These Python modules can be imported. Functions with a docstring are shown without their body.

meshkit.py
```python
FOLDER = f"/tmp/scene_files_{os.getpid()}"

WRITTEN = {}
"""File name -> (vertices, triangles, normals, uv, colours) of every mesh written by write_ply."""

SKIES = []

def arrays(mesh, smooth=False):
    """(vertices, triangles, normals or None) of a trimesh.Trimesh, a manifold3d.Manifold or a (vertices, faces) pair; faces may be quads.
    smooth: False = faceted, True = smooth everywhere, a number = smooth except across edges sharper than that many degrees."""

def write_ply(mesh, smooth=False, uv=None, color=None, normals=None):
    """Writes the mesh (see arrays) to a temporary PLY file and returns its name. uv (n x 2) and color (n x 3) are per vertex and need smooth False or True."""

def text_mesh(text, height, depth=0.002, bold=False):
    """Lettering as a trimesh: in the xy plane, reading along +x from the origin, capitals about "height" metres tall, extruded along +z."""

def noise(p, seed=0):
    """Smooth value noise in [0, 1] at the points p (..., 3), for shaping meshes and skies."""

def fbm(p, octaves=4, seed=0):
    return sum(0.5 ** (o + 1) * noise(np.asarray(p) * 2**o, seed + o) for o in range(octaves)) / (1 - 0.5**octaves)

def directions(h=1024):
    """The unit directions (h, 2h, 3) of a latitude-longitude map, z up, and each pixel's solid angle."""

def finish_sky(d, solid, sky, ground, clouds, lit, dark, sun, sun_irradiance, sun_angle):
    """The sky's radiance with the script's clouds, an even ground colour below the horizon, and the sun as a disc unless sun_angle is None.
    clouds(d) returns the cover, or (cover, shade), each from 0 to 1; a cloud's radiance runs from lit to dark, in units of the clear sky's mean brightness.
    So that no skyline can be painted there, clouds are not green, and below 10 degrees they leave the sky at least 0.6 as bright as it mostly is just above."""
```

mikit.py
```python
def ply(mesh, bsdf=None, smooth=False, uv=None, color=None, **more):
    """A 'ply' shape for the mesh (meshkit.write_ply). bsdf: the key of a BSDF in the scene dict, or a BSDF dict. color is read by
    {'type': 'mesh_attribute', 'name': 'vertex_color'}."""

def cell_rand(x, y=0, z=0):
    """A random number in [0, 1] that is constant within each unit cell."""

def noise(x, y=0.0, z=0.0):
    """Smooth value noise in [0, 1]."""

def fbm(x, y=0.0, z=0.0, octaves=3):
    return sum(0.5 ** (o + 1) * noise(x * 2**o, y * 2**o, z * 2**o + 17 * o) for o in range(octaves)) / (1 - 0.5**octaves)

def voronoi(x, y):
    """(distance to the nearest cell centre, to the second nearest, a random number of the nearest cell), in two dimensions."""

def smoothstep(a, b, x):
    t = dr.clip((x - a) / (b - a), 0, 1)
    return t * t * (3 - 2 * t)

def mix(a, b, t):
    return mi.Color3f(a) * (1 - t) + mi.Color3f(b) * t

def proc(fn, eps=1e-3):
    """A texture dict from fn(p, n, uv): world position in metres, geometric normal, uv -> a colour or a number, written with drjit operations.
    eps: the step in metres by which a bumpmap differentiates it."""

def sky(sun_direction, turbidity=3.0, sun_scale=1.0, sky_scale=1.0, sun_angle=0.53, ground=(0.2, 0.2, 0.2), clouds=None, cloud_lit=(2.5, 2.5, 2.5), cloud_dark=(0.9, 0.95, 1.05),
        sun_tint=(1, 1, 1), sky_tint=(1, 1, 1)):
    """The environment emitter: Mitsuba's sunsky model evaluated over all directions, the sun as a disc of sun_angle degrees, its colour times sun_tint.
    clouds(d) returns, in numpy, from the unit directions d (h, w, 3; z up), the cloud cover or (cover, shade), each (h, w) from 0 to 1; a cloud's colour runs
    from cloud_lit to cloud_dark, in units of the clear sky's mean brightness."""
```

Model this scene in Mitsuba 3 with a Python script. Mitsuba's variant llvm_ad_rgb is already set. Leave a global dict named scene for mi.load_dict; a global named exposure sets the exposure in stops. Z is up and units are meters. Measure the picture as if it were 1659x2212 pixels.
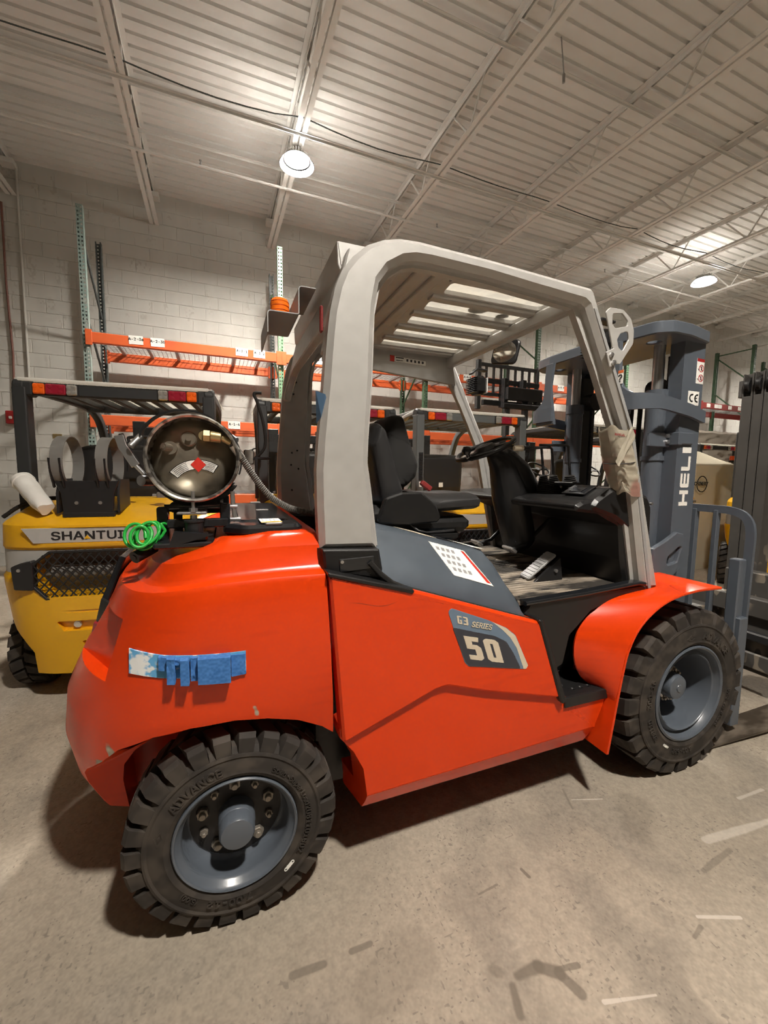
import math, random
import numpy as np, trimesh, manifold3d as m3, mitsuba as mi, drjit as dr, mikit, meshkit
from mikit import proc, noise, fbm, voronoi, smoothstep, mix, cell_rand
T = mi.ScalarTransform4f
scene, labels = {}, {}
random.seed(3)
RNG = np.random.default_rng(3)

# ---------------------------------------------------------------- camera, lamps, exposure
def cam_axes(yaw, pitch, roll):
    cy, sy = math.cos(yaw), math.sin(yaw)
    fwd = np.array([sy * math.cos(pitch), cy * math.cos(pitch), math.sin(pitch)])
    right = np.array([cy, -sy, 0.0])
    up = np.cross(right, fwd)
    return fwd, -math.sin(roll) * right + math.cos(roll) * up
CAM_H = 1.5182
FWD, UP = cam_axes(0.3898935, -0.0970303, 0.01129701)
CAM = np.array([0, 0, CAM_H])
scene['camera'] = {'type': 'perspective', 'fov': math.degrees(2 * math.atan(1659 / 2 / 895.0)), 'fov_axis': 'x', 'near_clip': 0.05, 'far_clip': 120.0,
                   'to_world': T().look_at(origin=CAM.tolist(), target=(CAM + FWD).tolist(), up=UP.tolist())}
exposure = 0.32
LAMP_POWER = 300.0
UPLIGHT = .045
LAMP_TINT = (1.0, 0.93, 0.83)
LAMPS = [(1.05, 5.5), (8.95, 5.5), (1.0, -.9), (16.85, 5.5)]

# ---------------------------------------------------------------- mesh helpers
def A(*v): return np.asarray(v, float)
def cat(*ms):
    vs, fs, n = [], [], 0
    for m in ms:
        v, f = (m.vertices, m.faces) if hasattr(m, 'faces') else m
        v, f = np.asarray(v, float), np.asarray(f, int)
        vs.append(v); fs.append(f + n); n += len(v)
    return np.vstack(vs), np.vstack(fs)
def mov(m, t=(0, 0, 0), R=None, s=None):
    v, f = (m.vertices, m.faces) if hasattr(m, 'faces') else m
    v = np.array(v, float)
    if s is not None: v = v * np.asarray(s)
    if R is not None: v = v @ np.asarray(R).T
    return v + np.asarray(t, float), f
def rot(axis, deg):
    a = math.radians(deg); c, s = math.cos(a), math.sin(a)
    return {'x': A([1, 0, 0], [0, c, -s], [0, s, c]), 'y': A([c, 0, s], [0, 1, 0], [-s, 0, c]), 'z': A([c, -s, 0], [s, c, 0], [0, 0, 1])}[axis]
def fromM(m):
    q = m.to_mesh(); return np.array(q.vert_properties[:, :3], float), np.array(q.tri_verts, int)
def toM(m):
    v, f = m
    t = trimesh.Trimesh(v, f, process=True)
    t.merge_vertices()
    return m3.Manifold(m3.Mesh(np.asarray(t.vertices, np.float32), np.asarray(t.faces, np.uint32)))
def fillet(pts, r, n=4):
    """Rounds the corners of a closed polygon; r one radius or one for each corner."""
    P = [A(*p) for p in pts]; N = len(P); out = []
    rs = r if hasattr(r, '__len__') else [r] * N
    for i in range(N):
        a, b, c = P[i - 1], P[i], P[(i + 1) % N]
        u, v = a - b, c - b; lu, lv = np.linalg.norm(u), np.linalg.norm(v); u, v = u / lu, v / lv
        th = math.acos(max(-1, min(1, u @ v)))
        if rs[i] <= 0 or th > 3.1: out.append(b); continue
        t = min(rs[i] / math.tan(th / 2), lu * .48, lv * .48); rr = t * math.tan(th / 2)
        bis = (u + v) / np.linalg.norm(u + v); cen = b + bis * rr / math.sin(th / 2)
        s, e = b + u * t - cen, b + v * t - cen
        a0 = math.atan2(s[1], s[0]); da = math.atan2(e[1], e[0]) - a0
        da = (da + math.pi) % (2 * math.pi) - math.pi
        out += [cen + rr * A(math.cos(a0 + da * k / n), math.sin(a0 + da * k / n)) for k in range(n + 1)]
    return np.array(out)
def ccw(P):
    P = np.asarray(P, float); x, y = P[:, 0], P[:, 1]
    return P if (x * np.roll(y, -1) - y * np.roll(x, -1)).sum() > 0 else P[::-1]
def inset(P, b):
    d = np.roll(P, -1, 0) - P; d = d / np.maximum(np.linalg.norm(d, axis=1, keepdims=True), 1e-12)
    n = np.stack([-d[:, 1], d[:, 0]], 1); m = n + np.roll(n, 1, 0)
    m = m / np.maximum((m * m).sum(1, keepdims=True), .35) * 2
    return P + m * b
def plate(outer, t, bev=0.0, holes=(), bev0=None):
    """Plate of thickness t in xy (z 0..t) with chamfered rims; holes are chamfered too."""
    cs = [ccw(outer)] + [ccw(h)[::-1] for h in holes]
    bev0 = bev if bev0 is None else bev0
    lv = [(bev0, 0.0)] + ([(0, bev0)] if bev0 else []) + ([(0, t - bev)] if bev else []) + [(bev, t)]
    vs, fs, n = [], [], 0
    bot, top = [], []
    for c in cs:
        N = len(c); i = np.arange(N); j = (i + 1) % N
        for k, (b, z) in enumerate(lv):
            q = inset(c, b) if b else c
            vs.append(np.c_[q, np.full(N, z)])
            if k: fs += [np.c_[n + (k - 1) * N + i, n + (k - 1) * N + j, n + k * N + j], np.c_[n + (k - 1) * N + i, n + k * N + j, n + k * N + i]]
        bot.append((inset(c, bev0) if bev0 else c, n)); top.append((inset(c, bev) if bev else c, n + (len(lv) - 1) * N)); n += len(lv) * N
    for part, flip in ((bot, True), (top, False)):
        tri = m3.triangulate([p for p, _ in part]); idx = np.concatenate([o + np.arange(len(p)) for p, o in part]); tri = idx[np.asarray(tri)]
        fs.append(tri[:, ::-1] if flip else tri)
    return np.vstack(vs), np.vstack(fs)
AX = {'x': A([0, 0, 1], [1, 0, 0], [0, 1, 0]), 'y': A([1, 0, 0], [0, 0, -1], [0, 1, 0]), 'z': np.eye(3)}
def prism(pts, axis, a, b, bev=0.0, holes=(), r=0):
    """Extrudes a polygon between a and b along the axis. Polygon axes: x -> (y, z), y -> (x, z), z -> (x, y)."""
    pts = fillet(pts, r) if r else np.asarray(pts, float)
    lo, hi = min(a, b), max(a, b)
    v, f = plate(pts, hi - lo, bev, holes)
    if axis == 'x': v = np.c_[v[:, 2] + lo, v[:, 0], v[:, 1]]
    elif axis == 'y': v = np.c_[v[:, 0], v[:, 2] + lo, v[:, 1]]; f = f[:, ::-1]
    else: v = v + A(0, 0, lo)
    return v, f
def rrect(w, h, r, n=4, c=(0, 0)):
    return fillet([(c[0] - w / 2, c[1] - h / 2), (c[0] + w / 2, c[1] - h / 2), (c[0] + w / 2, c[1] + h / 2), (c[0] - w / 2, c[1] + h / 2)], r, n)
def circ(r, n=24, c=(0, 0), ph=0.0):
    a = np.arange(n) * 2 * math.pi / n + ph; return np.c_[c[0] + r * np.cos(a), c[1] + r * np.sin(a)]
def box(x0, x1, y0, y1, z0, z1, b=0.004):
    b = min(b, (x1 - x0) / 2.5, (y1 - y0) / 2.5, (z1 - z0) / 2.5)
    if b <= 0.0003:
        m = trimesh.creation.box((x1 - x0, y1 - y0, z1 - z0)); return mov(m, ((x0 + x1) / 2, (y0 + y1) / 2, (z0 + z1) / 2))
    P = [(x0 + b, y0), (x1 - b, y0), (x1, y0 + b), (x1, y1 - b), (x1 - b, y1), (x0 + b, y1), (x0, y1 - b), (x0, y0 + b)]
    v, f = plate(P, z1 - z0, b); return v + A(0, 0, z0), f
def cyl(p, q, r, r2=None, n=20, bev=0.0):
    p, q = A(*p), A(*q); L = np.linalg.norm(q - p); r2 = r if r2 is None else r2
    pr = [(0, 0), (r - bev, 0)] + ([(r, bev), (r2, L - bev)] if bev else [(r2, L)] if r2 == r - bev and False else []) + ([] if bev else [(r2, L)]) + [(r2 - bev, L)] * bool(bev) + [(0, L)]
    return place_z(lathe(pr, n), p, q)
def place_z(m, p, q, up=None):
    z = A(*q) - A(*p); z = z / np.linalg.norm(z)
    x = np.cross(A(0, 0, 1) if abs(z[2]) < .9 else A(0, 1, 0), z) if up is None else np.cross(A(*up), z)
    x = x / np.linalg.norm(x); y = np.cross(z, x)
    return mov(m, p, np.stack([x, y, z], 1))
def lathe(prof, n=32, arc=None):
    """Revolves (radius, height) about z; the profile runs so that outside lies to its right going up."""
    prof = np.asarray(prof, float); k = len(prof)
    a = np.linspace(0, 2 * math.pi, n + 1)[:-1] if arc is None else np.linspace(arc[0], arc[1], n)
    v = np.stack([prof[None, :, 0] * np.cos(a)[:, None], prof[None, :, 0] * np.sin(a)[:, None], np.repeat(prof[None, :, 1], len(a), 0)], -1).reshape(-1, 3)
    f = []
    m = len(a)
    for i in range(m if arc is None else m - 1):
        j = (i + 1) % m
        for t in range(k - 1):
            f += [(i * k + t, j * k + t, j * k + t + 1), (i * k + t, j * k + t + 1, i * k + t + 1)]
    t = trimesh.Trimesh(v, f, process=True); t.update_faces(t.nondegenerate_faces()); t.remove_unreferenced_vertices()
    return np.array(t.vertices), np.array(t.faces)
def sweep(path, prof, closed=False, up=None, caps=True):
    """Sweeps a closed 2D profile (or a radius) along a 3D path."""
    P = np.asarray(path, float); N = len(P)
    if not hasattr(prof, '__len__'): prof = circ(prof, 10)
    prof = ccw(prof); k = len(prof)
    t = np.roll(P, -1, 0) - np.roll(P, 1, 0) if closed else np.gradient(P, axis=0)
    t = t / np.maximum(np.linalg.norm(t, axis=1, keepdims=True), 1e-12)
    fr = []
    u = A(0, 0, 1) if up is None else A(*up)
    if up is None and abs(t[0] @ u) > .9: u = A(1, 0, 0)
    for i in range(N):
        if up is not None: u = A(*up)
        x = u - (u @ t[i]) * t[i]; x = x / np.linalg.norm(x); y = np.cross(t[i], x); fr.append((x, y)); u = x
    v = np.vstack([P[i] + prof[:, :1] * fr[i][0] + prof[:, 1:] * fr[i][1] for i in range(N)])
    f = []; i = np.arange(k); j = (i + 1) % k
    for s in range(N if closed else N - 1):
        a, b = s * k, ((s + 1) % N) * k
        f += [np.c_[a + i, a + j, b + j], np.c_[a + i, b + j, b + i]]
    if caps and not closed:
        tri = np.asarray(m3.triangulate([prof])); f += [tri[:, ::-1], tri + (N - 1) * k]
    return v, np.vstack(f)
def spline(pts, n=8):
    P = np.asarray(pts, float); Q = np.vstack([2 * P[0] - P[1], P, 2 * P[-1] - P[-2]]); out = []
    for i in range(1, len(Q) - 2):
        for s in np.arange(n) / n:
            a, b, c, d = Q[i - 1:i + 3]
            out.append(.5 * (2 * b + (c - a) * s + (2 * a - 5 * b + 4 * c - d) * s * s + (3 * b - a - 3 * c + d) * s ** 3))
    return np.vstack(out + [P[-1:]])
def grid(V, close_u=False):
    """Triangles of a (a, b, 3) grid of points."""
    a, b = V.shape[:2]; f = []
    for i in range(a if close_u else a - 1):
        for j in range(b - 1):
            p, q, r, s = i * b + j, ((i + 1) % a) * b + j, ((i + 1) % a) * b + j + 1, i * b + j + 1
            f += [(p, q, r), (p, r, s)]
    return V.reshape(-1, 3), np.array(f)
def text(s, h, d=.0015, bold=True):
    m = meshkit.text_mesh(s, h, d, bold); return np.array(m.vertices), np.array(m.faces)
def centred(m):
    v = m[0].copy(); v[:, 0] -= (v[:, 0].min() + v[:, 0].max()) / 2; return v, m[1]
def face_map(m, o, ux, uy):
    """Lays a flat mesh in the plane through o with axes ux, uy."""
    ux, uy = A(*ux), A(*uy); ux = ux / np.linalg.norm(ux); uy = uy - (uy @ ux) * ux; uy = uy / np.linalg.norm(uy)
    return mov(m, o, np.stack([ux, uy, np.cross(ux, uy)], 1))
def hull(pts): return fromM(m3.Manifold.hull_points(np.asarray(pts, float)))
def blob(pts, rs, ref=.03, it=6):
    """Smooth body through balls: hulls of neighbouring balls joined and smoothed."""
    S = [m3.Manifold.sphere(r, 20).translate(list(map(float, p))) for p, r in zip(pts, rs)]
    M = m3.Manifold.batch_hull([m3.Manifold.compose([S[i], S[i + 1]]) if False else (S[i] + S[i + 1]) for i in range(len(S) - 1)][0:1]) if False else None
    for i in range(len(S) - 1):
        h = (S[i] + S[i + 1]).hull(); M = h if M is None else M + h
    v, f = fromM(M.refine_to_length(ref)); t = trimesh.Trimesh(v, f); trimesh.smoothing.filter_taubin(t, iterations=it)
    return np.array(t.vertices), np.array(t.faces)

# ---------------------------------------------------------------- scene bookkeeping
place, counts = {}, {}
def numbered(key):
    n = counts.get(key, -1) + 1; counts[key] = n
    return key if n == 0 else f'{key}_{n:03d}'
def thing(name, label, cat_=None, M=None, group=None, kind=None):
    key = numbered(name); place[key] = M
    labels[key] = {'label': label}
    if cat_: labels[key]['category'] = cat_
    if group: labels[key]['group'] = group
    if kind: labels[key]['kind'] = kind
    return key
def put(parent, name, mesh, mat, smooth=35, label=None, at=None, **kw):
    """One shape entry; mesh may be a ready ply dict, which is then shared."""
    key = numbered(parent + '__' + name) if name else parent
    if name: place[key] = place.get(parent)
    d = dict(mesh) if isinstance(mesh, dict) else mikit.ply(mesh, mat, smooth=smooth, **kw)
    M = place.get(key)
    if at is not None: M = at if M is None else M @ at
    if M is not None: d['to_world'] = M
    scene[key] = d
    if label: labels.setdefault(key, {})['label'] = label
    return key
def shared(mesh, mat, smooth=35): return mikit.ply(mesh, mat, smooth=smooth)
def struct(name, label=None, M=None):
    key = numbered(name); place[key] = M; labels[key] = {'kind': 'structure'}
    if label: labels[key]['label'] = label
    return key

# ---------------------------------------------------------------- materials
def prin(col, rough=.5, metal=0.0, spec=.5, coat=0.0, coat_gloss=.9, sheen=0.0, **kw):
    c = col if isinstance(col, dict) else {'type': 'rgb', 'value': list(col)}
    d = {'type': 'principled', 'base_color': c, 'roughness': rough, 'metallic': metal, 'specular': spec, **kw}
    if coat: d.update(clearcoat=coat, clearcoat_gloss=coat_gloss)
    if sheen: d['sheen'] = sheen
    return {'type': 'twosided', 'bsdf': d}
def dif(col): return {'type': 'twosided', 'bsdf': {'type': 'diffuse', 'reflectance': col if isinstance(col, dict) else {'type': 'rgb', 'value': list(col)}}}
def bump(b, tex, scale): return {'type': 'bumpmap', 'arbitrary': tex, 'scale': scale, 'bsdf': b}
def mat(name, d): scene[name] = d; return name
def srgb(r, g, b):
    return tuple(((c / 255 + .055) / 1.055) ** 2.4 if c > 10 else c / 255 / 12.92 for c in (r, g, b))

def floor_col(p, n, uv):
    x, y = p.x, p.y
    big = fbm(x * .9 + 3, y * .9, octaves=3); mid = fbm(x * 5, y * 4 + 9, octaves=3); fine = noise(x * 60, y * 60) * .5 + noise(x * 150, y * 150) * .5
    c = mix((.30, .258, .205), (.40, .348, .28), smoothstep(.3, .7, big))
    c = mix(c, (.26, .228, .188), smoothstep(.52, .78, mid) * .7)
    c = mix(c, (.46, .41, .345), smoothstep(.58, .85, fbm(x * 2.3 + 40, y * 2.3, octaves=3)) * .6)
    c = c * (.82 + .36 * fine)
    pit = smoothstep(.80, .9, noise(x * 110 + 7, y * 110)) * smoothstep(.5, .65, noise(x * 9, y * 9 + 3))
    c = mix(c, (.16, .14, .115), pit * .5)
    # oily ring and arc left by a bucket near the camera
    def seg(ax, ay, bx, by, w):
        px, py, dx, dy = x - ax, y - ay, bx - ax, by - ay
        t = dr.clip((px * dx + py * dy) / (dx * dx + dy * dy), 0, 1)
        return 1 - smoothstep(w * .5, w, dr.sqrt(dr.square(px - t * dx) + dr.square(py - t * dy)) + (mid - .5) * w * 1.2)
    for s in OIL: c = mix(c, (.17, .145, .115), seg(*s[:5]) * s[5])
    for s in SCRATCH: c = mix(c, (.62, .57, .50), seg(*s[:5]) * s[5])
    tyre = smoothstep(.55, .7, fbm(x * 1.2 + y * .9 + 20, (y - x) * .25, octaves=3))
    return mix(c, c * .72, tyre * .8)
OIL = [(.783, .857, .758, .795, .022, .8), (.813, .872, .887, .867, .026, .8), (.887, .867, .935, .831, .022, .8), (.935, .831, .957, .768, .016, .75), (.937, .839, 1.006, .824, .008, .7), (.755, .912, .767, .899, .03, .5), (.181, 1.125, .275, 1.119, .014, .75), (.366, 1.12, .428, 1.118, .011, .7), (1.057, 1.139, 1.063, 1.105, .01, .8), (1.707, .874, 1.906, .89, .014, .5), (1.521, 1.389, 1.473, 1.285, .011, .55), (.387, .989, .528, 1.045, .09, .3), (1.429, .739, 1.483, .751, .01, .6), (.847, 1.12, .932, 1.125, .007, .6), (1.72, 1.18, 1.62, 1.1, .12, .4)]
SCRATCH = [(1.511, 1.325, 1.649, 1.276, .006, .6), (1.507, .776, 1.642, .719, .007, .7), (1.004, .728, 1.16, .683, .006, .7), (1.865, .955, 2.225, .913, .02, .45), (2.257, 1.04, 2.43, 1.031, .014, .45)]
fl = prin(proc(floor_col), rough=.72, spec=.25)
mat('m_floor', bump(fl, proc(lambda p, n, uv: noise(p.x * 110, p.y * 110)), .0006))
def wall_col(p, n, uv):
    g = fbm(p.x * .8 + 5, p.z * .8 + p.y, octaves=2); s = noise(p.x * 14, p.z * 3 + p.y * 5)
    c = mix((.53, .525, .495), (.62, .612, .575), g)
    st = smoothstep(.72, .9, noise(p.x * 9 + 3, p.z * 5)) * smoothstep(.5, .7, noise(p.x * 40, p.z * 30))
    return mix(c, (.35, .32, .28), st * .35) * (.96 + .06 * s)
mat('m_wall', dif(proc(wall_col)))
mat('m_bare_block', dif((.22, .21, .195)))
mat('m_deck', dif(proc(lambda p, n, uv: mix((.70, .695, .68), (.78, .775, .755), fbm(p.x * .7, p.y * 2.2, octaves=2)))))
mat('m_joist', dif((.74, .735, .715)))
mat('m_white', prin((.74, .73, .70), rough=.5))
mat('m_grey', prin((.30, .30, .30), rough=.5))
mat('m_black', prin((.014, .014, .015), rough=.42))
mat('m_rubber', prin((.018, .017, .016), rough=.75, spec=.25))
mat('m_steel', prin((.56, .56, .56), rough=.3, metal=.9))
mat('m_wire', prin((.42, .42, .42), rough=.4, metal=.7))
mat('m_brass', prin((.52, .40, .20), rough=.35, metal=.8))

def col_enamel(base, dirty, amt=.6, k=3.0):
    def fn(p, n, uv):
        g = smoothstep(.45, .8, fbm(p.x * k + 2, p.y * k + p.z * k * 1.3, octaves=4))
        return mix(base, dirty, g * amt)
    return proc(fn)
mat('m_orange_beam', prin(col_enamel((.70, .125, .035), (.46, .09, .04), .6), rough=.45))
mat('m_red_beam', prin(col_enamel((.26, .03, .025), (.16, .03, .025), .6), rough=.45))
mat('m_teal', prin(col_enamel((.21, .285, .265), (.30, .32, .29), .7, 8), rough=.5))
mat('m_lgreen', prin(col_enamel((.17, .31, .18), (.13, .25, .15), .6, 8), rough=.5))
mat('m_dgreen', prin(col_enamel((.045, .095, .05), (.03, .06, .04), .6, 8), rough=.5))
mat('m_slate', prin((.075, .09, .09), rough=.5))
mat('m_paper', prin((.80, .79, .75), rough=.6))
mat('m_yellow_tag', prin((.72, .62, .03), rough=.5))

# ---------------------------------------------------------------- the hall
X0, X1, Y0, Y1, ZC = -9.2, 22.0, -10.5, 8.04, 5.95
put(struct('floor', 'worn stained concrete warehouse floor'), '', cat((A((X0, Y0, 0), (X1, Y0, 0), (X1, Y1, 0), (X0, Y1, 0)), A((0, 1, 2), (0, 2, 3)).astype(int))), 'm_floor', smooth=False)
wb = struct('wall_back', 'white painted concrete block wall behind the racks')
put(wb, '', box(X0, X1, Y1 + .004, Y1 + .2, 0, ZC + .3, 0), 'm_wall', smooth=False)
BW, BH = .4064, .2032
bl = shared(box(-BW / 2 + .004, BW / 2 - .004, 0, .03, -BH / 2 + .004, BH / 2 - .004, .003), 'm_wall', False)
spots = []
for r in range(int(ZC / BH) + 1):
    for c in range(int((X1 - X0) / BW) + 1):
        bx, bz = X0 + (c + .5 * (r % 2)) * BW, (r + .5) * BH
        if bx < X1 - .1 and bz < ZC:
            q = A(bx, Y1, bz) - CAM; dd = q @ FWD; rr = np.cross(FWD, UP)
            px, py = 829 + 895 * (q @ rr) / dd, 1106 - 895 * (q @ UP) / dd
            seen = dd > 0 and 0 < px < 1659 and 330 < py < 860 and bx < 9
            spots.append((not seen, np.linalg.norm(q), bx, bz))
spots.sort()
for k, (_, _, bx, bz) in enumerate(spots[:300]): put(wb, 'block', bl, None, at=T().translate([bx, Y1 - .003, bz]))
rest = cat(*[mov(box(-BW / 2 + .004, BW / 2 - .004, 0, .03, -BH / 2 + .004, BH / 2 - .004, 0), (bx, Y1 - .003, bz)) for _, _, bx, bz in spots[300:]])
labels[put(wb, 'far_blocks', rest, 'm_wall', False)] = {'kind': 'stuff', 'label': 'the remaining painted concrete blocks'}
for nm, b in (('wall_left', (X0 - .2, X0, Y0, Y1 + .2)), ('wall_right', (X1, X1 + .2, Y0, Y1 + .2)), ('wall_front', (X0 - .2, X1 + .2, Y0 - .2, Y0))):
    put(struct(nm), '', box(b[0], b[1], b[2], b[3], 0, ZC + .3, 0), 'm_bare_block', smooth=False)
pr = []
y = Y0
while y < Y1 + .05: pr += [(y, ZC), (y + .112, ZC), (y + .118, ZC + .030), (y + .146, ZC + .030)]; y += .1524
pr = np.array(pr); n = len(pr)
v = np.vstack([np.c_[np.full(n, X0), pr], np.c_[np.full(n, X1), pr]]); i = np.arange(n - 1)
put(struct('ceiling', 'white painted corrugated steel roof deck'), '', (v, np.vstack([np.c_[i, i + 1, n + i + 1], np.c_[i, n + i + 1, n + i]])), 'm_deck', smooth=False)
# open web joists
def ell(x, z, s, t=.006, w=.055, up=1):
    P = [(0, 0), (w, 0), (w, t), (t, t), (t, w), (0, w)]
    return prism([(x + s * a, z + up * b) for a, b in P], 'y', Y0 + .05, Y1 - .02)
tc = shared(cat(ell(.012, ZC - .004, 1, up=-1), ell(-.012, ZC - .004, -1, up=-1)), 'm_joist')
bc = shared(cat(ell(.012, 5.455, 1), ell(-.012, 5.455, -1)), 'm_joist')
def bar(p, q, r, n=8): return cyl(p, q, r, n=n)
PAN = 1.22
w1 = shared(bar((0, 0, 5.475), (0, -.30, ZC - .03), .0115), 'm_joist')
w2 = shared(bar((0, 0, 5.475), (0, .36, ZC - .03), .013), 'm_joist')
seat = shared(box(-.09, .09, Y1 - .16, Y1 + .02, ZC - .13, ZC - .06, .003), 'm_joist')
JX = [-2.61 + 1.83 * k for k in range(-3, 13)]
for x in JX:
    j = struct('roof_joist', 'white open web steel roof joist'); M = T().translate([x, 0, 0])
    put(j, 'top_chord', tc, None, at=M); put(j, 'bottom_chord', bc, None, at=M); put(j, 'bearing_seat', seat, None, at=M)
    for k in range(-8, 7):
        yy = 3.3 + PAN / 2 * .0 + k * PAN
        if Y0 + .5 < yy < Y1 - .3:
            put(j, 'web_bar', w1, None, at=T().translate([x, yy, 0])); put(j, 'web_bar', w2, None, at=T().translate([x, yy, 0]))
br = shared(cat(box(X0, X1, -.028, .028, -.003, .003, 0), box(X0, X1, -.003, .003, -.028, 0, 0)), 'm_joist', False)
for yy, zz in ((5.87, ZC - .075), (6.58, ZC - .075), (3.88, ZC - .075), (5.26, 5.452), (.6, ZC - .075), (-2.6, ZC - .075), (-5.5, ZC - .075)):
    put(struct('bridging_bar', 'white bridging angle across the joists'), '', br, None); scene[list(scene)[-1]]['to_world'] = T().translate([0, yy, zz])
put(struct('sprinkler_pipe', 'white sprinkler branch pipe under the joists'), '', cyl((X0, 6.28, 5.44), (X1, 6.28, 5.44), .017, n=12), 'm_joist')
hd = shared(cat(cyl((0, 0, 0), (0, 0, .05), .008, n=8), cyl((0, 0, .05), (0, 0, .056), .016, n=10), cyl((0, 0, -.01), (0, 0, .012), .014, n=8)), 'm_grey')
for x in (-.05, 3.45, 7.2, 10.1, 13.4):
    h = thing('sprinkler_head', 'dark sprinkler head upright on the thin roof pipe', 'sprinkler', group='sprinkler heads on the roof pipe'); put(h, '', hd, None); scene[h]['to_world'] = T().translate([x, 6.28, 5.457])
hd2 = thing('ceiling_hook', 'small dark hook hanging under the roof deck between two joists', 'hook')
put(hd2, '', cat(cyl((3.42, 3.62, 5.58), (3.40, 3.66, ZC), .006, n=8), cyl((3.42, 3.62, 5.5), (3.42, 3.62, 5.58), .014, n=8)), 'm_grey')
cab = thing('ceiling_cable', 'thin dark cable sagging from joist to joist under the roof', 'cable')
cp = []
for k in range(len(JX) - 1):
    for s in np.arange(6) / 6: cp.append((JX[k] + 1.83 * s, 5.14 + .02 * math.sin(k * 2.1), 5.53 - .05 * math.sin(math.pi * s) * (1 + .6 * math.sin(k * 1.7))))
put(cab, '', sweep(cp, .007), 'm_slate')
# lamps
mat('m_lamp_body', prin((.45, .44, .42), rough=.4, metal=.3))
def lamp_meshes():
    body = cat(lathe([(0, .10), (.06, .10), (.075, .09), (.08, .03), (.15, .02), (.19, .0), (.19, -.012), (.0, -.012)][::-1], 32), *[mov(box(.06, .16, -.003, .003, .01, .085, 0), R=rot('z', a)) for a in range(0, 360, 15)])
    hook = cat(cyl((0, 0, .1), (0, 0, .16), .012, n=10), sweep([(0, .03 * math.sin(a), .19 - .03 * math.cos(a)) for a in np.linspace(0, 5.2, 14)], .006))
    refl = lathe([(.205, -.016), (.258, -.083), (.255, -.085), (.20, -.018)], 40)
    glow = lathe([(.262, -.082), (.196, -.006)], 40)
    lens = lathe([(0, -.05), (.09, -.046), (.15, -.034), (.186, -.013)], 40)
    return body, hook, refl, lens, glow
lb, lh, lr, ll, lg = lamp_meshes()
SB, SH, SR = shared(lb, 'm_lamp_body'), shared(lh, 'm_steel'), shared(lr, 'm_white')
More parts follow.
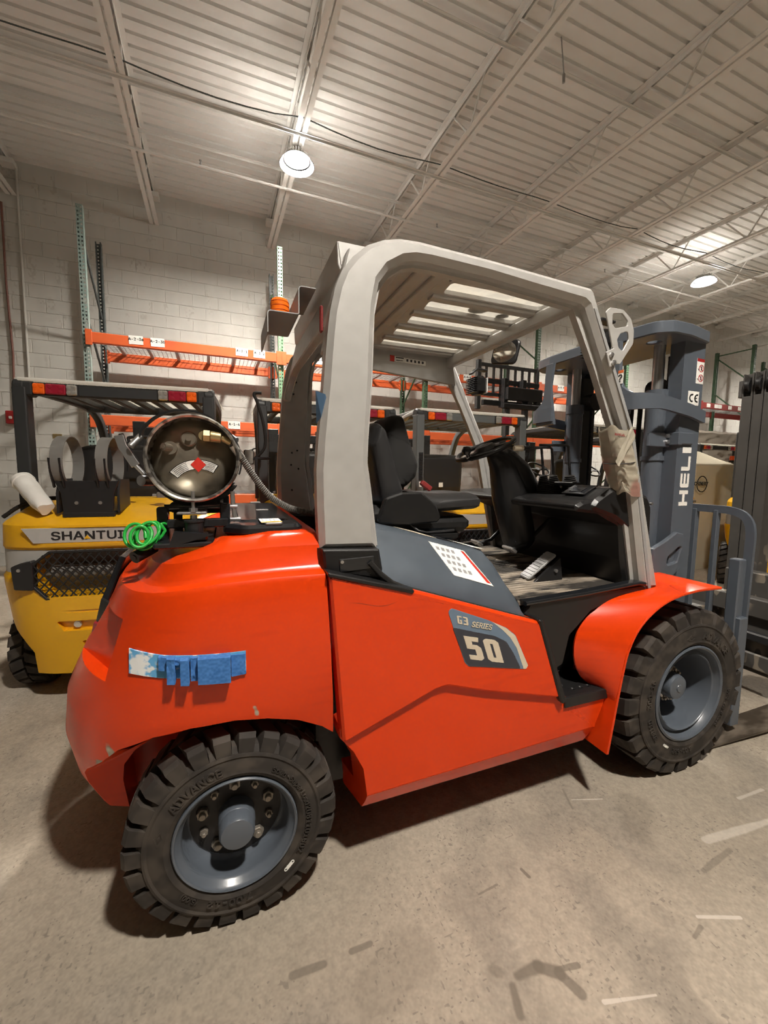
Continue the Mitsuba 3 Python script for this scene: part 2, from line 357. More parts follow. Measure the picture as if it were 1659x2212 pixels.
LENS, GLOW = mikit.ply(ll, None, smooth=True), mikit.ply(lg, None, smooth=True)
LS = .82
AREA = math.pi * (.186 * LS) ** 2
RAD = [LAMP_POWER * c / (math.pi * AREA) for c in LAMP_TINT]
for k, (x, y) in enumerate(LAMPS):
    seen = y > 0 and x in (1.05, 8.95)
    L = thing('high_bay_lamp', {1.05: 'round lit high bay lamp above the orange forklift', 8.95: 'far lit high bay lamp above the tall grey mast'}.get(x) if seen else 'lit round high bay lamp beyond the picture edge', 'lamp', M=T().translate([x, y, 5.32]).scale(LS), group=None if seen else 'lamps outside the view')
    put(L, 'housing', SB, None); put(L, 'hook', SH, None); put(L, 'reflector', SR, None)
    d = dict(LENS); d['emitter'] = {'type': 'area', 'radiance': {'type': 'rgb', 'value': RAD}}
    put(L, 'lens', d, None)
    g = dict(GLOW); g['emitter'] = {'type': 'area', 'radiance': {'type': 'rgb', 'value': [r * UPLIGHT for r in RAD]}}
    put(L, 'glowing_shade', g, None, label='translucent shade lit from within')

# ---------------------------------------------------------------- pallet racks
HP = 4.87
def post_mesh():
    holes = []
    z = .08
    while z < HP - .03:
        for sx in (-.018, .018): holes.append([(sx - .007, z), (sx + .007, z), (sx + .011, z + .018), (sx, z + .026), (sx - .011, z + .018)])
        z += .051
    v, f = plate([(-.038, 0), (.038, 0), (.038, HP), (-.038, HP)], .003, 0, holes)
    front = np.c_[v[:, 0], v[:, 2], v[:, 1]], f[:, ::-1]
    return cat(front, box(-.038, -.035, 0, .072, 0, HP, 0), box(.035, .038, 0, .072, 0, HP, 0), box(-.038, -.02, .069, .072, 0, HP, 0), box(.02, .038, .069, .072, 0, HP, 0))
PM = post_mesh()
POST = {c: shared(PM, c, False) for c in ('m_teal', 'm_lgreen', 'm_dgreen', 'm_slate')}
def frame(rk, x, y0, dep, cf, cb, phase=1, top=None):
    put(rk, 'post', POST[cf], None, at=T().translate([x, y0, 0]))
    put(rk, 'post', POST[cb], None, at=T().translate([x, y0 + dep, 0]).rotate([0, 0, 1], 180))
    put(rk, 'foot_plate', box(x - .06, x + .06, y0 - .03, y0 + .1, 0, .008, .002), cf)
    z, up = (HP - .35) if top is None else top, phase
    while z > .5:
        a, b = (y0 + .06, y0 + dep - .06)
        p, q = ((x, a, z), (x, b, z - .75)) if up else ((x, b, z), (x, a, z - .75))
        put(rk, 'brace', bar(p, q, .016), cb if up else cf)
        z, up = z - .95, 1 - up if z < 3.9 else up
    return
def beam(rk, x, L, y, z, m, face=-1):
    k = put(rk, 'beam', box(x - L / 2, x + L / 2, y - .03, y + .035, z - .135, z, .006), m)
    for s in (-1, 1): put(k, 'end_plate', box(x + s * (L / 2 + .006) - .006 - .032, x + s * (L / 2 + .006) + .006 + .032, y - .038, y - .028, z - .17, z + .03, .003), m)
    return k
def deck_mesh(w, d, y0, z):
    ms = []
    for k in range(int(w / .062) + 1):
        xx = -w / 2 + k * .062
        ms += [box(xx - .0028, xx + .0028, y0 - .035, y0 + d + .035, z + .004, z + .0095, 0), box(xx - .0028, xx + .0028, y0 - .040, y0 - .034, z - .02, z + .0095, 0)]
    for k in range(int(d / .105) + 1):
        yy = y0 - .03 + k * .105; ms.append(box(-w / 2, w / 2, yy - .0028, yy + .0028, z + .0095, z + .0145, 0))
    return cat(*ms)
def card(parent, x, y, z, txt, w=.17, h=.115, tilt=0):
    k = put(parent, 'label_card', mov(box(-w / 2, w / 2, -.001, .001, -h / 2, h / 2, 0), (x, y, z), rot('y', tilt)), 'm_paper', label='white paper label reading ' + txt)
    return mov(face_map(centred(text(txt, h * .30, .001)), (0, -.002, -.005), (1, 0, 0), (0, 0, 1)), (x, y, z), rot('y', tilt)), k
rk = thing('pallet_rack', 'tall pallet rack row with orange beams and green posts along the back wall', 'pallet rack')
RX = [-1.50, 1.01, 3.53, 6.04, 8.55]
RY, RD = 6.70, 1.03
for x, cf, cb, ph in zip(RX, ('m_teal', 'm_lgreen', 'm_dgreen', 'm_dgreen', 'm_dgreen'), ('m_slate', 'm_slate', 'm_dgreen', 'm_dgreen', 'm_dgreen'), (1, 0, 1, 0, 1)): frame(rk, x, RY, RD, cf, cb, ph)
DK = shared(deck_mesh(1.17, RD - .05, RY + .02, 0), 'm_wire', False)
CH = shared(cat(box(-.022, .022, RY + .02, RY + RD - .02, -.028, -.002, .002)), 'm_wire', False)
ink = []
for b in range(4):
    xc = (RX[b] + RX[b + 1]) / 2; L = RX[b + 1] - RX[b] - .085
    for z in (3.30, 2.235, 1.15):
        f_ = beam(rk, xc, L, RY - .005, z, 'm_orange_beam'); beam(rk, xc, L, RY + RD + .0, z, 'm_orange_beam')
        for s in (-1, 1):
            d = put(rk, 'wire_deck', DK, None, at=T().translate([xc + s * .6, 0, z]))
            for o in (-.38, 0, .38): put(d, 'support_channel', CH, None, at=T().translate([o, 0, 0])); scene[list(scene)[-1]]['to_world'] = T().translate([xc + s * .6 + o, 0, z])
        if z == 3.30:
            for o, t_ in zip((-.68, -.42, .68, .93), (('A-2-3a', 'A-2-3b', 'A-3-1', 'A-3-2'), ('A-3-3', 'A-3-4', 'A-4-1', 'A-4-2'), ('A-4-3', 'A-4-4', 'A-5-1', 'A-5-2'), ('A-5-3', 'A-5-4', 'A-6-1', 'A-6-2'))[b]):
                tm, k = card(f_, xc + o, RY - .038, z - .045, t_, tilt=RNG.uniform(-3, 3)); ink.append((tm, k))
        if z == 2.235:
            tm, k = card(f_, xc + .55, RY - .038, z - .05, f'A-1-{4 + b}'); ink.append((tm, k))
for tm, k in ink:
    kk = k.split('__'); put(kk[0] + '__' + kk[1], 'label_lettering', tm, 'm_black', False)
for x, z, t_ in ((6.1, 2.75, '2'), (8.6, 2.6, '3'), (6.5, 2.45, '1')): 
    k = put(rk, 'number_tag', box(x - .05, x + .05, RY - .045, RY - .04, z, z + .14, 0), 'm_yellow_tag', label='yellow number tag')
    put(k, 'numeral', face_map(centred(text(t_, .09, .001)), (x, RY - .0455, z + .025), (1, 0, 0), (0, 0, 1)), 'm_black', False)
r2 = thing('pallet_rack', 'pallet rack with dark red beams and dark green posts at the right edge', 'pallet rack')
for x in (12.95, 15.15): frame(r2, x, 6.55, .93, 'm_dgreen', 'm_dgreen', 0, 4.7)
put(r2, 'brace', bar((12.95, 6.6, 4.78), (12.95, 7.42, 4.78), .016), 'm_dgreen')
for x, L in ((11.9, 2.0), (14.05, 2.1)):
    for z in (3.27, 1.75):
        f_ = beam(r2, x, L, 6.54, z, 'm_red_beam'); beam(r2, x, L, 7.48, z, 'm_red_beam')
        for s in (-1, 1): put(r2, 'wire_deck', DK, None, at=T().translate([x + s * .5, -.12, z]).scale([.85, 1, 1]))
        if z > 3:
            for o in (-.75, -.45, -.3, .1, .5, .75): put(f_, 'label_card', box(x + o - .07, x + o + .07, 6.505, 6.508, z - .11, z - .02, 0), 'm_paper', label='white paper label')
# fittings on the back wall
cd = thing('wall_conduit', 'thin rust-red conduit running down the wall to the red alarm box', 'conduit'); mat('m_rust', prin((.20, .09, .07), rough=.6))
put(cd, '', sweep([(-2.73, Y1 - .03, 5.33), (-2.74, Y1 - .03, 4.2), (-2.72, Y1 - .03, 3.2), (-2.75, Y1 - .03, 2.36)], .014), 'm_rust')
cd2 = thing('wall_conduit', 'white painted conduit running down the wall from the roof', 'conduit'); put(cd2, '', cyl((-2.53, Y1 - .03, 5.9), (-2.55, Y1 - .03, 2.6), .016, n=10), 'm_wall')
al = thing('alarm_box', 'small red fire alarm box on the white back wall', 'alarm'); mat('m_red', prin((.30, .02, .02), rough=.4))
put(al, 'box', box(-2.84, -2.71, Y1 - .11, Y1 - .003, 2.17, 2.36, .008), 'm_red'); put(al, 'strobe', box(-2.80, -2.76, Y1 - .125, Y1 - .1, 2.24, 2.28, .006), 'm_white', label='clear strobe window')
pl = thing('wall_plate', 'small brass plate on the wall behind the left yellow forklift', 'plate'); put(pl, '', box(-2.31, -2.19, Y1 - .012, Y1 - .003, 1.98, 2.05, .003), 'm_brass')
# ---------------------------------------------------------------- the orange forklift (local: x forward, y to its left, z up; its right side faces the camera)
def place_m(ox, oy, deg): return T().translate([ox, oy, 0]).rotate([0, 0, 1], deg)
HERO = place_m(.0409 + .70 * math.sin(.0258), 1.3303 + .70 * math.cos(.0258), -math.degrees(.0258))
def paint_orange(p, n, uv):
    # chipped primer at the counterweight corner and above the arch, scuffs on the panels
    def spot(cx, cz, rx, rz, tilt=0.0):
        dx, dz = p.x - cx, p.z - cz
        u, w = dx * math.cos(tilt) + dz * math.sin(tilt), -dx * math.sin(tilt) + dz * math.cos(tilt)
        return 1 - smoothstep(.55, 1.0, dr.sqrt(dr.square(u / rx) + dr.square(w / rz)) + (noise(p.x * 60, p.z * 60) - .5) * .9)
    near = smoothstep(1.75, 1.6, p.y)
    chip = dr.maximum(dr.maximum(spot(CHIP[0][0], CHIP[0][1], .013, .030, .35), spot(CHIP[1][0], CHIP[1][1], .022, .015)), spot(CHIP[2][0], CHIP[2][1], .010, .024, .35)) * near
    c = mix((.72, .049, .003), (.66, .042, .003), fbm(p.x * 3, p.y * 3, p.z * 3))
    scuff = smoothstep(.62, .8, noise(p.x * 7 + 2, p.z * 60)) * smoothstep(.6, .75, noise(p.x * 3, p.z * 4 + 8))
    c = mix(c, (.58, .036, .006), scuff * .3)
    marks = smoothstep(.985, 1.0, 1 - dr.abs(p.z - (1.075 + .12 * (p.x - .55) + .02 * dr.sin(p.x * 20))) * 6) * smoothstep(.40, .46, p.x) * smoothstep(.60, .54, p.x) * near
    c = mix(c, (.16, .02, .01), marks * .7)
    grime = smoothstep(.55, .30, p.z) * fbm(p.x * 9, p.z * 9)
    c = mix(c, (.42, .045, .015), grime * .25)
    return mix(c, mix((.50, .44, .35), (.18, .12, .07), noise(p.x * 90, p.z * 90)), chip)
CHIP = [(-.315, .645), (-.352, .600), (.110, .742)]
mat('m_orange', prin(proc(paint_orange), rough=.24, spec=.32, coat=.25, coat_gloss=.96))
mat('m_red_lens', prin((.35, .02, .03), rough=.15, coat=.8))
mat('m_silver', prin(proc(lambda p, n, uv: mix((.44, .43, .41), (.48, .47, .45), noise(p.x * 30, p.y * 30, p.z * 30))), rough=.42, spec=.45, metal=.25))
mat('m_slategrey', prin(proc(lambda p, n, uv: mix((.072, .088, .108), (.105, .125, .15), smoothstep(.4, .8, fbm(p.x * 5, p.y * 5, p.z * 6, octaves=3)) * .6)), rough=.28, spec=.5, coat=.5))
mat('m_mast', prin((.085, .100, .122), rough=.33, spec=.5, coat=.4))
mat('m_rim', prin((.085, .10, .122), rough=.30, spec=.5, coat=.5))
def tyre_col(p, n, uv):
    d = fbm(p.x * 14, p.y * 14, p.z * 14, octaves=3)
    return mix((.030, .026, .023), (.062, .052, .043), smoothstep(.4, .75, d))
mat('m_tyre', prin(proc(tyre_col), rough=.72, spec=.3))
mat('m_plastic', prin((.011, .011, .0115), rough=.36, spec=.4))
mat('m_gloss_black', prin((.010, .011, .013), rough=.12, spec=.6, coat=.6))
mat('m_seat', prin((.022, .022, .023), rough=.42, spec=.5))
mat('m_seat_cloth', prin((.024, .024, .024), rough=.8, spec=.2, sheen=.3))
mat('m_amber', prin((.85, .16, .01), rough=.18, spec=.5, coat=.6, spec_trans=0.0))
mat('m_mirror', {'type': 'roughconductor', 'material': 'Ag', 'alpha': .03})
mat('m_clear', {'type': 'thindielectric'})
mat('m_tape', prin((.07, .14, .24), rough=.6))
mat('m_dark_red', prin((.20, .02, .02), rough=.5))
mat('m_blue_decal', prin((.13, .19, .27), rough=.3, coat=.4)); mat('m_navy_decal', prin((.028, .032, .045), rough=.3, coat=.4)); mat('m_cream_decal', prin((.62, .54, .42), rough=.3, coat=.4))
mat('m_yellow_strip', prin((.75, .45, .02), rough=.4)); mat('m_red_strip', prin((.55, .03, .02), rough=.4)); mat('m_orange_strip', prin((.70, .15, .03), rough=.4))
def mat_floor(p, n, uv):
    g = fbm(p.x * 6, p.y * 14, octaves=4)
    return mix((.030, .026, .022), (.26, .22, .175), smoothstep(.38, .72, g))
mat('m_mat', prin(proc(mat_floor), rough=.7))

hero = thing('forklift', 'large orange forklift with pale grey overhead guard in the middle of the floor', 'forklift', M=HERO)
def H(name, mesh, m, smooth=35, label=None): return put(hero, name, mesh, m, smooth, label)
def mir(m): v = np.array(m[0], float); v[:, 1] *= -1; return v, np.asarray(m[1])[:, ::-1]
# counterweight: closed loft of plan outlines, wheel arches and lamp niches cut away
LV = [(.300, .300, .50, .46), (.35, .34, .575, .535), (.47, .46, .635, .580), (.62, .60, .685, .60), (.76, .74, .710, .583), (.90, .87, .715, .525), (1.02, .97, .712, .468), (1.11, 1.055, .706, .425), (1.160, 1.112, .702, .402), (1.176, 1.128, .692, .390), (1.183, 1.135, .648, .342), (1.198, 1.150, .630, .322), (1.262, 1.196, .612, .295), (1.292, 1.216, .580, .262), (1.304, 1.222, .530, .220)]
def plan(z0, z1, w, xr, n=26):
    xf = .297 + (1.17 - z0) * .05; xs = -.03; ex = 2 / 2.5; t = np.linspace(0, math.pi / 2, n)
    half = [(xf, w), (xf * .5 + xs * .5, w)] + [(xs - (xr + xs) * math.sin(a) ** ex, w * math.cos(a) ** ex) for a in t]
    P = np.array(half + [(x, -y) for x, y in half[-2::-1]])
    s = np.clip((xs + .1 - P[:, 0]) / (xr + xs + .1), 0, 1); s = s * s * (3 - 2 * s)
    return np.c_[P, z0 + (z1 - z0) * s]
rings = [plan(*l) for l in LV]
k = len(rings[0]); v = np.vstack(rings); f = []
i = np.arange(k); j = (i + 1) % k
for r in range(len(rings) - 1): f += [np.c_[r * k + i, (r + 1) * k + j, r * k + j], np.c_[r * k + i, (r + 1) * k + i, (r + 1) * k + j]]
tri = np.asarray(m3.triangulate([ccw(rings[0][:, :2])])); tri = (k - 1 - tri) if ccw(rings[0][:, :2])[0][1] != rings[0][0][1] else tri
def capf(r, up):
    P = rings[r][:, :2]; Q = ccw(P); t = np.asarray(m3.triangulate([Q]))
    if not np.allclose(P, Q): t = k - 1 - t
    a = P[t[0, 1]] - P[t[0, 0]]; b = P[t[0, 2]] - P[t[0, 0]]
    if ((a[0] * b[1] - a[1] * b[0]) > 0) != up: t = t[:, ::-1]
    return t + r * k
F = np.vstack(f + [capf(0, False), capf(len(rings) - 1, True)])
tm = trimesh.Trimesh(v, F); tm.fix_normals(); CWM = toM((tm.vertices, tm.faces))
ARCH_O = [(-.62, .20), (-.50, .49), (-.411, .586), (-.335, .661), (-.233, .708), (-.127, .727), (.0, .728), (.10, .714), (.20, .687), (.289, .641), (.346, .594), (.406, .519), (.441, .448), (.461, .30), (.461, .05), (-.62, .05)]
ARCH_I = [(-.335, .30), (-.345, .36), (-.366, .44), (-.358, .505), (-.322, .556), (-.262, .598), (-.19, .640), (-.1, .676), (.0, .690), (.15, .668), (.27, .620), (.35, .54), (.395, .45), (.41, .30), (.41, .05), (-.335, .05)]
ARCH_Y = [.40, .46, .542, .623, .676, .70, .705, .71, .72, .73, .74, .74, .74, .74, .74, .40]
def arch(sy):
    lip = [(x, sy * y, z) for (x, z), y in zip(ARCH_O, ARCH_Y)]
    o = lip + [(x, sy * .52, z) for x, z in ARCH_I]
    oo = [(x, sy * 1.0, z) for x, z in ARCH_O] + lip
    ii = [(x, sy * .53, z) for x, z in ARCH_I] + [(x, sy * .30, z) for x, z in ARCH_I]
    return m3.Manifold.hull_points(A(*o)) + m3.Manifold.hull_points(A(*oo)) + m3.Manifold.hull_points(A(*ii))
ARCHES = [arch(-1), arch(1)]
for a in ARCHES: CWM = CWM - a
for s in (-1, 1):
    nb = m3.Manifold.cube([.15, .40, .19], True).rotate([0, 14, -s * 30]).translate([-.475, s * .42, .965]); CWM = CWM - nb
CWM = CWM - m3.Manifold.cube([.5, 1.0, .9], True).translate([.30, 0, .45 - .1])
H('counterweight', fromM(CWM), 'm_orange', 28, 'orange cast counterweight with chipped paint at its rear corner')
for s in (-1, 1):
    R_ = rot('z', -s * 30) @ rot('y', 14)
    tl = H('tail_lamp', mov(box(-.012, .0, -.10, .10, -.07, .07, .01), (-.412, s * .322, .965), R_), 'm_gloss_black')
    put(tl, 'lens', mov(box(-.022, -.01, -.09, .09, -.06, -.015, .008), (-.412, s * .322, .965), R_), 'm_red_lens')
H('rear_grille_panel', mov(prism([(-.20, -.09), (.20, -.09), (.17, .09), (-.17, .09)], 'x', -.012, .012, .004), (-.425, 0, 1.09), rot('y', -14 + 35)), 'm_gloss_black')
H('radiator_cover', cat(prism(fillet([(.255, .52), (.05, .53), (-.02, .46), (-.02, -.46), (.05, -.53), (.255, -.52)], .04), 'z', 1.285, 1.326, .012), prism(fillet([(.22, .40), (.03, .40), (.03, -.40), (.22, -.40)], .03), 'z', 1.32, 1.332, .006)), 'm_gloss_black', label='glossy black radiator cover')
k_ = H('warning_label', mov(box(-.037, .037, -.062, .062, 0, .0012, 0), (.143, -.45, 1.3325)), 'm_paper', label='white and yellow warning label')
put(k_, 'strip', mov(box(-.037, .037, -.062, -.04, 0, .0006, 0), (.143, -.45, 1.3338), rot('z', 0)), 'm_yellow_strip')
put(k_, 'lettering', cat(*[box(.143 - .03 + .014 * a, .143 - .024 + .014 * a, -.49 + .02, -.41, 1.3338, 1.3343, 0) for a in range(4)]), 'm_grey')
for yy in (-.50, .0, .50): H('cover_clip', box(.12, .18, yy - .02, yy + .02, 1.322, 1.334, .004), 'm_steel')
# chassis and side panels
H('chassis', cat(box(.30, 1.95, -.45, .45, .22, .80, .01), box(-.30, .35, -.28, .28, .25, .60, .01), cyl((2.148, -.45, .42), (2.148, .45, .42), .12), box(1.85, 2.30, -.40, .40, .35, .85, .01)), 'm_black')
H('steer_axle', cat(cyl((0, -.58, .333), (0, .58, .333), .06), box(-.08, .08, -.45, .45, .25, .42, .01)), 'm_black')
UP_ = [(.303, 1.173), (.585, 1.106), (1.174, .914), (1.187, .905), (1.322, .565), (1.300, .562), (.943, .655), (.756, .714), (.708, .706), (.352, .575)]
LO_ = [(.337, .62), (.70, .74), (1.32, .60), (1.335, .54), (1.60, .54), (1.555, .30), (1.482, .29), (.464, .26), (.40, .5)]
def panel(pts, y0, y1, bev, cut=True):
    M_ = toM(prism(pts, 'y', y0, y1, bev)); return fromM(M_ - ARCHES[0]) if cut else fromM(M_)
upper = panel(fillet(UP_, [.004, .01, .02, .006, .01, .01, .02, .05, .05, .01]), -.722, -.64, .009)
LOQ = [(.345, .60), (.60, .70), (.70, .73), (1.33, .57), (1.60, .555), (1.585, .45), (1.555, .285), (.461, .262), (.455, .335)]
def low_panel():
    v, f = prism(fillet([(.345, .585), (.345, .62), (.72, .74), (1.335, .58), (1.340, .505), (1.600, .502), (1.590, .46), (1.545, .365), (.40, .335)], .004), 'y', -.700, -.60, .004)
    sill = hull([(.40, -.700, .337), (1.548, -.700, .367), (.40, -.655, .262), (1.53, -.655, .275), (.40, -.50, .262), (1.53, -.50, .275), (.40, -.50, .36), (1.548, -.50, .367)])
    return fromM(toM((v, f)) + toM(sill) - ARCHES[0])
lower = low_panel()
for nm, m_ in (('side_panel', upper), ('lower_panel', lower)):
    H(nm, m_, 'm_orange', 28); H(nm, mir(m_), 'm_orange', 28)
trim = prism(fillet([(1.170, .925), (1.195, .922), (1.342, .548), (1.325, .530), (1.306, .556)], .006), 'y', -.730, -.62, .006)
H('edge_trim', trim, 'm_plastic'); H('edge_trim', mir(trim), 'm_plastic')
# badge with series name and number
dk = H('badge', prism(fillet([(.75, 1.005), (.765, 1.016), (.931, .950), (1.016, .909), (1.061, .873), (1.131, .735), (1.120, .722), (.847, .778), (.829, .796)], [.012, .008, .05, .04, .04, .012, .008, .02, .02]), 'y', -.7236, -.715, .0006), 'm_blue_decal', label='blue-grey, navy and cream badge reading G3 series 50')
put(dk, 'navy_field', prism(fillet([(.771, .942), (.960, .884), (1.017, .853), (1.054, .800), (1.094, .7285), (.849, .7785), (.831, .797)], [.004, .05, .04, .04, .004, .02, .02]), 'y', -.7242, -.72, .0002), 'm_navy_decal')
put(dk, 'cream_edge', prism([(.945, .9435), (1.014, .9085), (1.059, .872), (1.1295, .736), (1.120, .7235), (1.108, .726), (1.068, .821), (1.034, .868), (.995, .905)], 'y', -.7242, -.72, .0002), 'm_cream_decal')
def seg_glyph(polys, o, sx, sz, shear, slope):
    return cat(*[prism([(o[0] + a * sx + b * shear, o[1] + b * sz + a * slope) for a, b in P], 'y', -.7252, -.7238, .0002) for P in polys])
G5 = [[(0, 1), (.44, 1), (.40, .80), (.20, .80), (.20, .66), (.34, .66), (.44, .56), (.44, .10), (.34, 0), (0, 0), (0, .20), (.24, .20), (.24, .46), (.0, .46)]]
G0 = [[(.56, .10), (.66, 0), (1.0, 0), (1.0, .2), (.76, .2), (.76, .5), (.56, .5)], [(.56, .5), (.76, .5), (.76, .8), (.82, .8), (.82, 1), (.66, 1), (.56, .9)], [(.82, .8), (.82, 1), (.94, 1), (1.04, .9), (1.04, 0), (1.0, 0), (.84, 0), (.84, .2), (.84, .8)]]
put(dk, 'number', seg_glyph(G5 + G0, (.853, .806), .150, .098, -.035, -.038), 'm_cream_decal', label='cream numerals 50')
GG = [[(.30, 1), (.06, 1), (0, .92), (0, .08), (.06, 0), (.30, 0), (.30, .52), (.16, .52), (.16, .36), (.2, .36), (.2, .17), (.12, .17), (.12, .83), (.32, .83)], [(.40, 1), (.66, 1), (.70, .92), (.70, .08), (.64, 0), (.38, 0), (.38, .17), (.58, .17), (.58, .42), (.44, .42), (.44, .58), (.58, .58), (.58, .83), (.40, .83)]]
put(dk, 'series_name', cat(seg_glyph(GG, (.792, .955), .068, .032, -.006, -.020), mov(face_map(text('SERIES', .020, .0012), (0, 0, 0), (1, 0, -.27), (-.15, 0, 1)), (.850, -.7252, .9365))), 'm_cream_decal', label='cream lettering G3 SERIES')
# rear bases and overhead guard
gb = cat(prism(fillet([(.294, 1.252), (.499, 1.243), (.520, 1.128), (.300, 1.176)], .004), 'y', -.665, -.52, .008), hull([(.30, -.665, 1.18), (.30, -.55, 1.18), (.30, -.55, 1.252), (.30, -.64, 1.252), (.275, -.60, 1.18), (.275, -.55, 1.18), (.275, -.60, 1.25), (.275, -.55, 1.25)]))
rail = prism(fillet([(.296, 1.188), (.300, 1.172), (.602, 1.086), (.612, 1.094), (.604, 1.104), (.310, 1.184)], .004), 'y', -.728, -.62, .004)
for fn in (lambda m: m, mir):
    b_ = H('guard_base', fn(gb), 'm_plastic', label='black plastic guard base')
    put(b_, 'cover_plate', fn(prism(fillet([(.350, 1.216), (.478, 1.221), (.481, 1.176), (.353, 1.170)], .004), 'y', -.669, -.66, .002)), 'm_gloss_black')
    for p in ((.360, 1.207), (.474, 1.186)): put(b_, 'screw', fn(cyl((p[0], -.673, p[1]), (p[0], -.66, p[1]), .006, n=12)), 'm_steel')
    H('rail_trim', fn(rail), 'm_plastic')
OUT = [(.292, 1.246), (.286, 1.40), (.284, 1.52), (.292, 1.63), (.309, 1.80), (.322, 1.96), (.332, 2.05), (.350, 2.13), (.374, 2.19), (.412, 2.24), (.462, 2.285), (.520, 2.313), (.580, 2.329), (.657, 2.334), (.96, 2.326), (1.462, 2.303), (1.476, 2.292), (1.615, 2.012), (1.766, 1.72), (2.003, .952)]
INN = [(1.890, .957), (1.715, 1.70), (1.565, 1.985), (1.438, 2.222), (1.415, 2.235), (1.154, 2.250), (.949, 2.264), (.698, 2.270), (.640, 2.267), (.595, 2.255), (.540, 2.220), (.505, 2.171), (.490, 2.09), (.484, 2.0), (.480, 1.84), (.467, 1.62), (.466, 1.55), (.478, 1.46), (.506, 1.240)]
gs = np.array(OUT + INN)
side = cat(prism(gs, 'y', -.632, -.545, .020))
lip = prism([(.52, 1.243), (.492, 1.46), (.478, 1.55), (.48, 1.62), (.494, 1.84), (.50, 2.07), (.517, 2.16), (.55, 2.207), (.60, 2.243), (.645, 2.256), (.70, 2.259), (.94, 2.252), (1.15, 2.238), (1.40, 2.222), (1.545, 1.975), (1.69, 1.69), (1.862, .962), (1.905, .962), (1.725, 1.71), (1.58, 1.99), (1.44, 2.235), (1.15, 2.262), (.70, 2.28), (.62, 2.27), (.53, 2.215), (.49, 2.12), (.465, 1.84), (.455, 1.6), (.47, 1.45), (.495, 1.243)], 'y', -.585, -.553, 0)
groove = prism([(1.918, .962), (1.735, 1.70), (1.59, 1.98), (1.467, 2.216), (1.484, 2.216), (1.607, 1.985), (1.755, 1.70), (1.938, .962)], 'y', -.636, -.63, .001)
for fn in (lambda m: m, mir):
    g_ = H('guard_side', fn(side), 'm_silver', 25, 'pale grey side frame of the overhead guard'); put(g_, 'inner_lip', fn(lip), 'm_silver', 25)
    for a in (0,): put(g_, 'pillar_groove', fn(groove), 'm_grey')
for p in ((.399, 2.045), (.384, 1.975), (.371, 1.626), (.403, 1.640), (.366, 1.553), (.41, 1.53), (.369, 1.40)):
    put(hero + '__guard_side_001', 'bolt_hole', cyl((p[0], .5445, p[1]), (p[0], .540, p[1]), .0055, n=12), 'm_black')
ts = thing('tape_scrap', 'tiny torn blue tape scrap on the rear edge of the grey guard pillar', 'tape', M=HERO)
put(ts, '', hull([(.296, -.612, 1.76), (.312, -.628, 1.775), (.285, -.60, 1.79), (.30, -.62, 1.70), (.288, -.595, 1.68), (.315, -.630, 1.765)]), 'm_tape', False); scene[ts]['to_world'] = HERO
def slot(y): return fillet([(.885, y - .055), (1.425, y - .055), (1.425, y + .055), (.90, y + .055)], .022)[::-1]
SL = [-.40, -.205, -.01, .185, .38]
rp = prism([(.53, -.56), (1.462, -.56), (1.462, .56), (.53, .56)], 'z', 2.296, 2.318, .003, [slot(y) for y in SL])
rf = H('roof_panel', rp, 'm_silver', 30, 'pale grey roof panel with five slots')
for y in (-.5, -.3025, -.1075, .0875, .2825, .475): put(rf, 'roof_bar', sweep([(.86, y, 2.296), (.92, y, 2.294), (1.40, y, 2.294), (1.45, y, 2.296)], rrect(.024, .055, .011, 5), up=(0, 0, 1)), 'm_silver', 40)
put(rf, 'front_header', sweep([(1.437, -.57, 2.262), (1.437, .57, 2.262)], rrect(.075, .05, .018, 4), up=(0, 0, 1)), 'm_silver', 40)
for xx in (.62, .72, .80): put(rf, 'pressed_rib', sweep([(xx, -.54, 2.292), (xx, .54, 2.292)], rrect(.018, .05, .008, 3), up=(0, 0, 1)), 'm_silver', 40)
def dusty(p, n, uv): return smoothstep(.35, .75, fbm(p.x * 9, p.y * 9, octaves=4)) * .35 + .42
mat('m_dusty', {'type': 'blendbsdf', 'weight': proc(dusty), 'a': {'type': 'thindielectric'}, 'b': {'type': 'twosided', 'bsdf': {'type': 'principledthin', 'base_color': {'type': 'rgb', 'value': [.78, .76, .70]}, 'roughness': .5, 'diff_trans': 1.4, 'spec_trans': 0.0}} if False else {'type': 'principledthin', 'base_color': {'type': 'rgb', 'value': [.80, .78, .72]}, 'roughness': .6, 'diff_trans': 1.3, 'spec_trans': 0.0}})
put(rf, 'clear_sheet', box(.86, 1.45, -.50, .50, 2.3185, 2.3215, 0), 'm_dusty', False, 'clear dusty plastic roof sheet')
for p_, s_ in (((1.18, -.20), .11), ((1.34, -.17), .07)): put(rf, 'sheet_stain', prism(circ(s_ * .5, 9, p_), 'z', 2.3216, 2.3222), 'm_cream_decal', False)
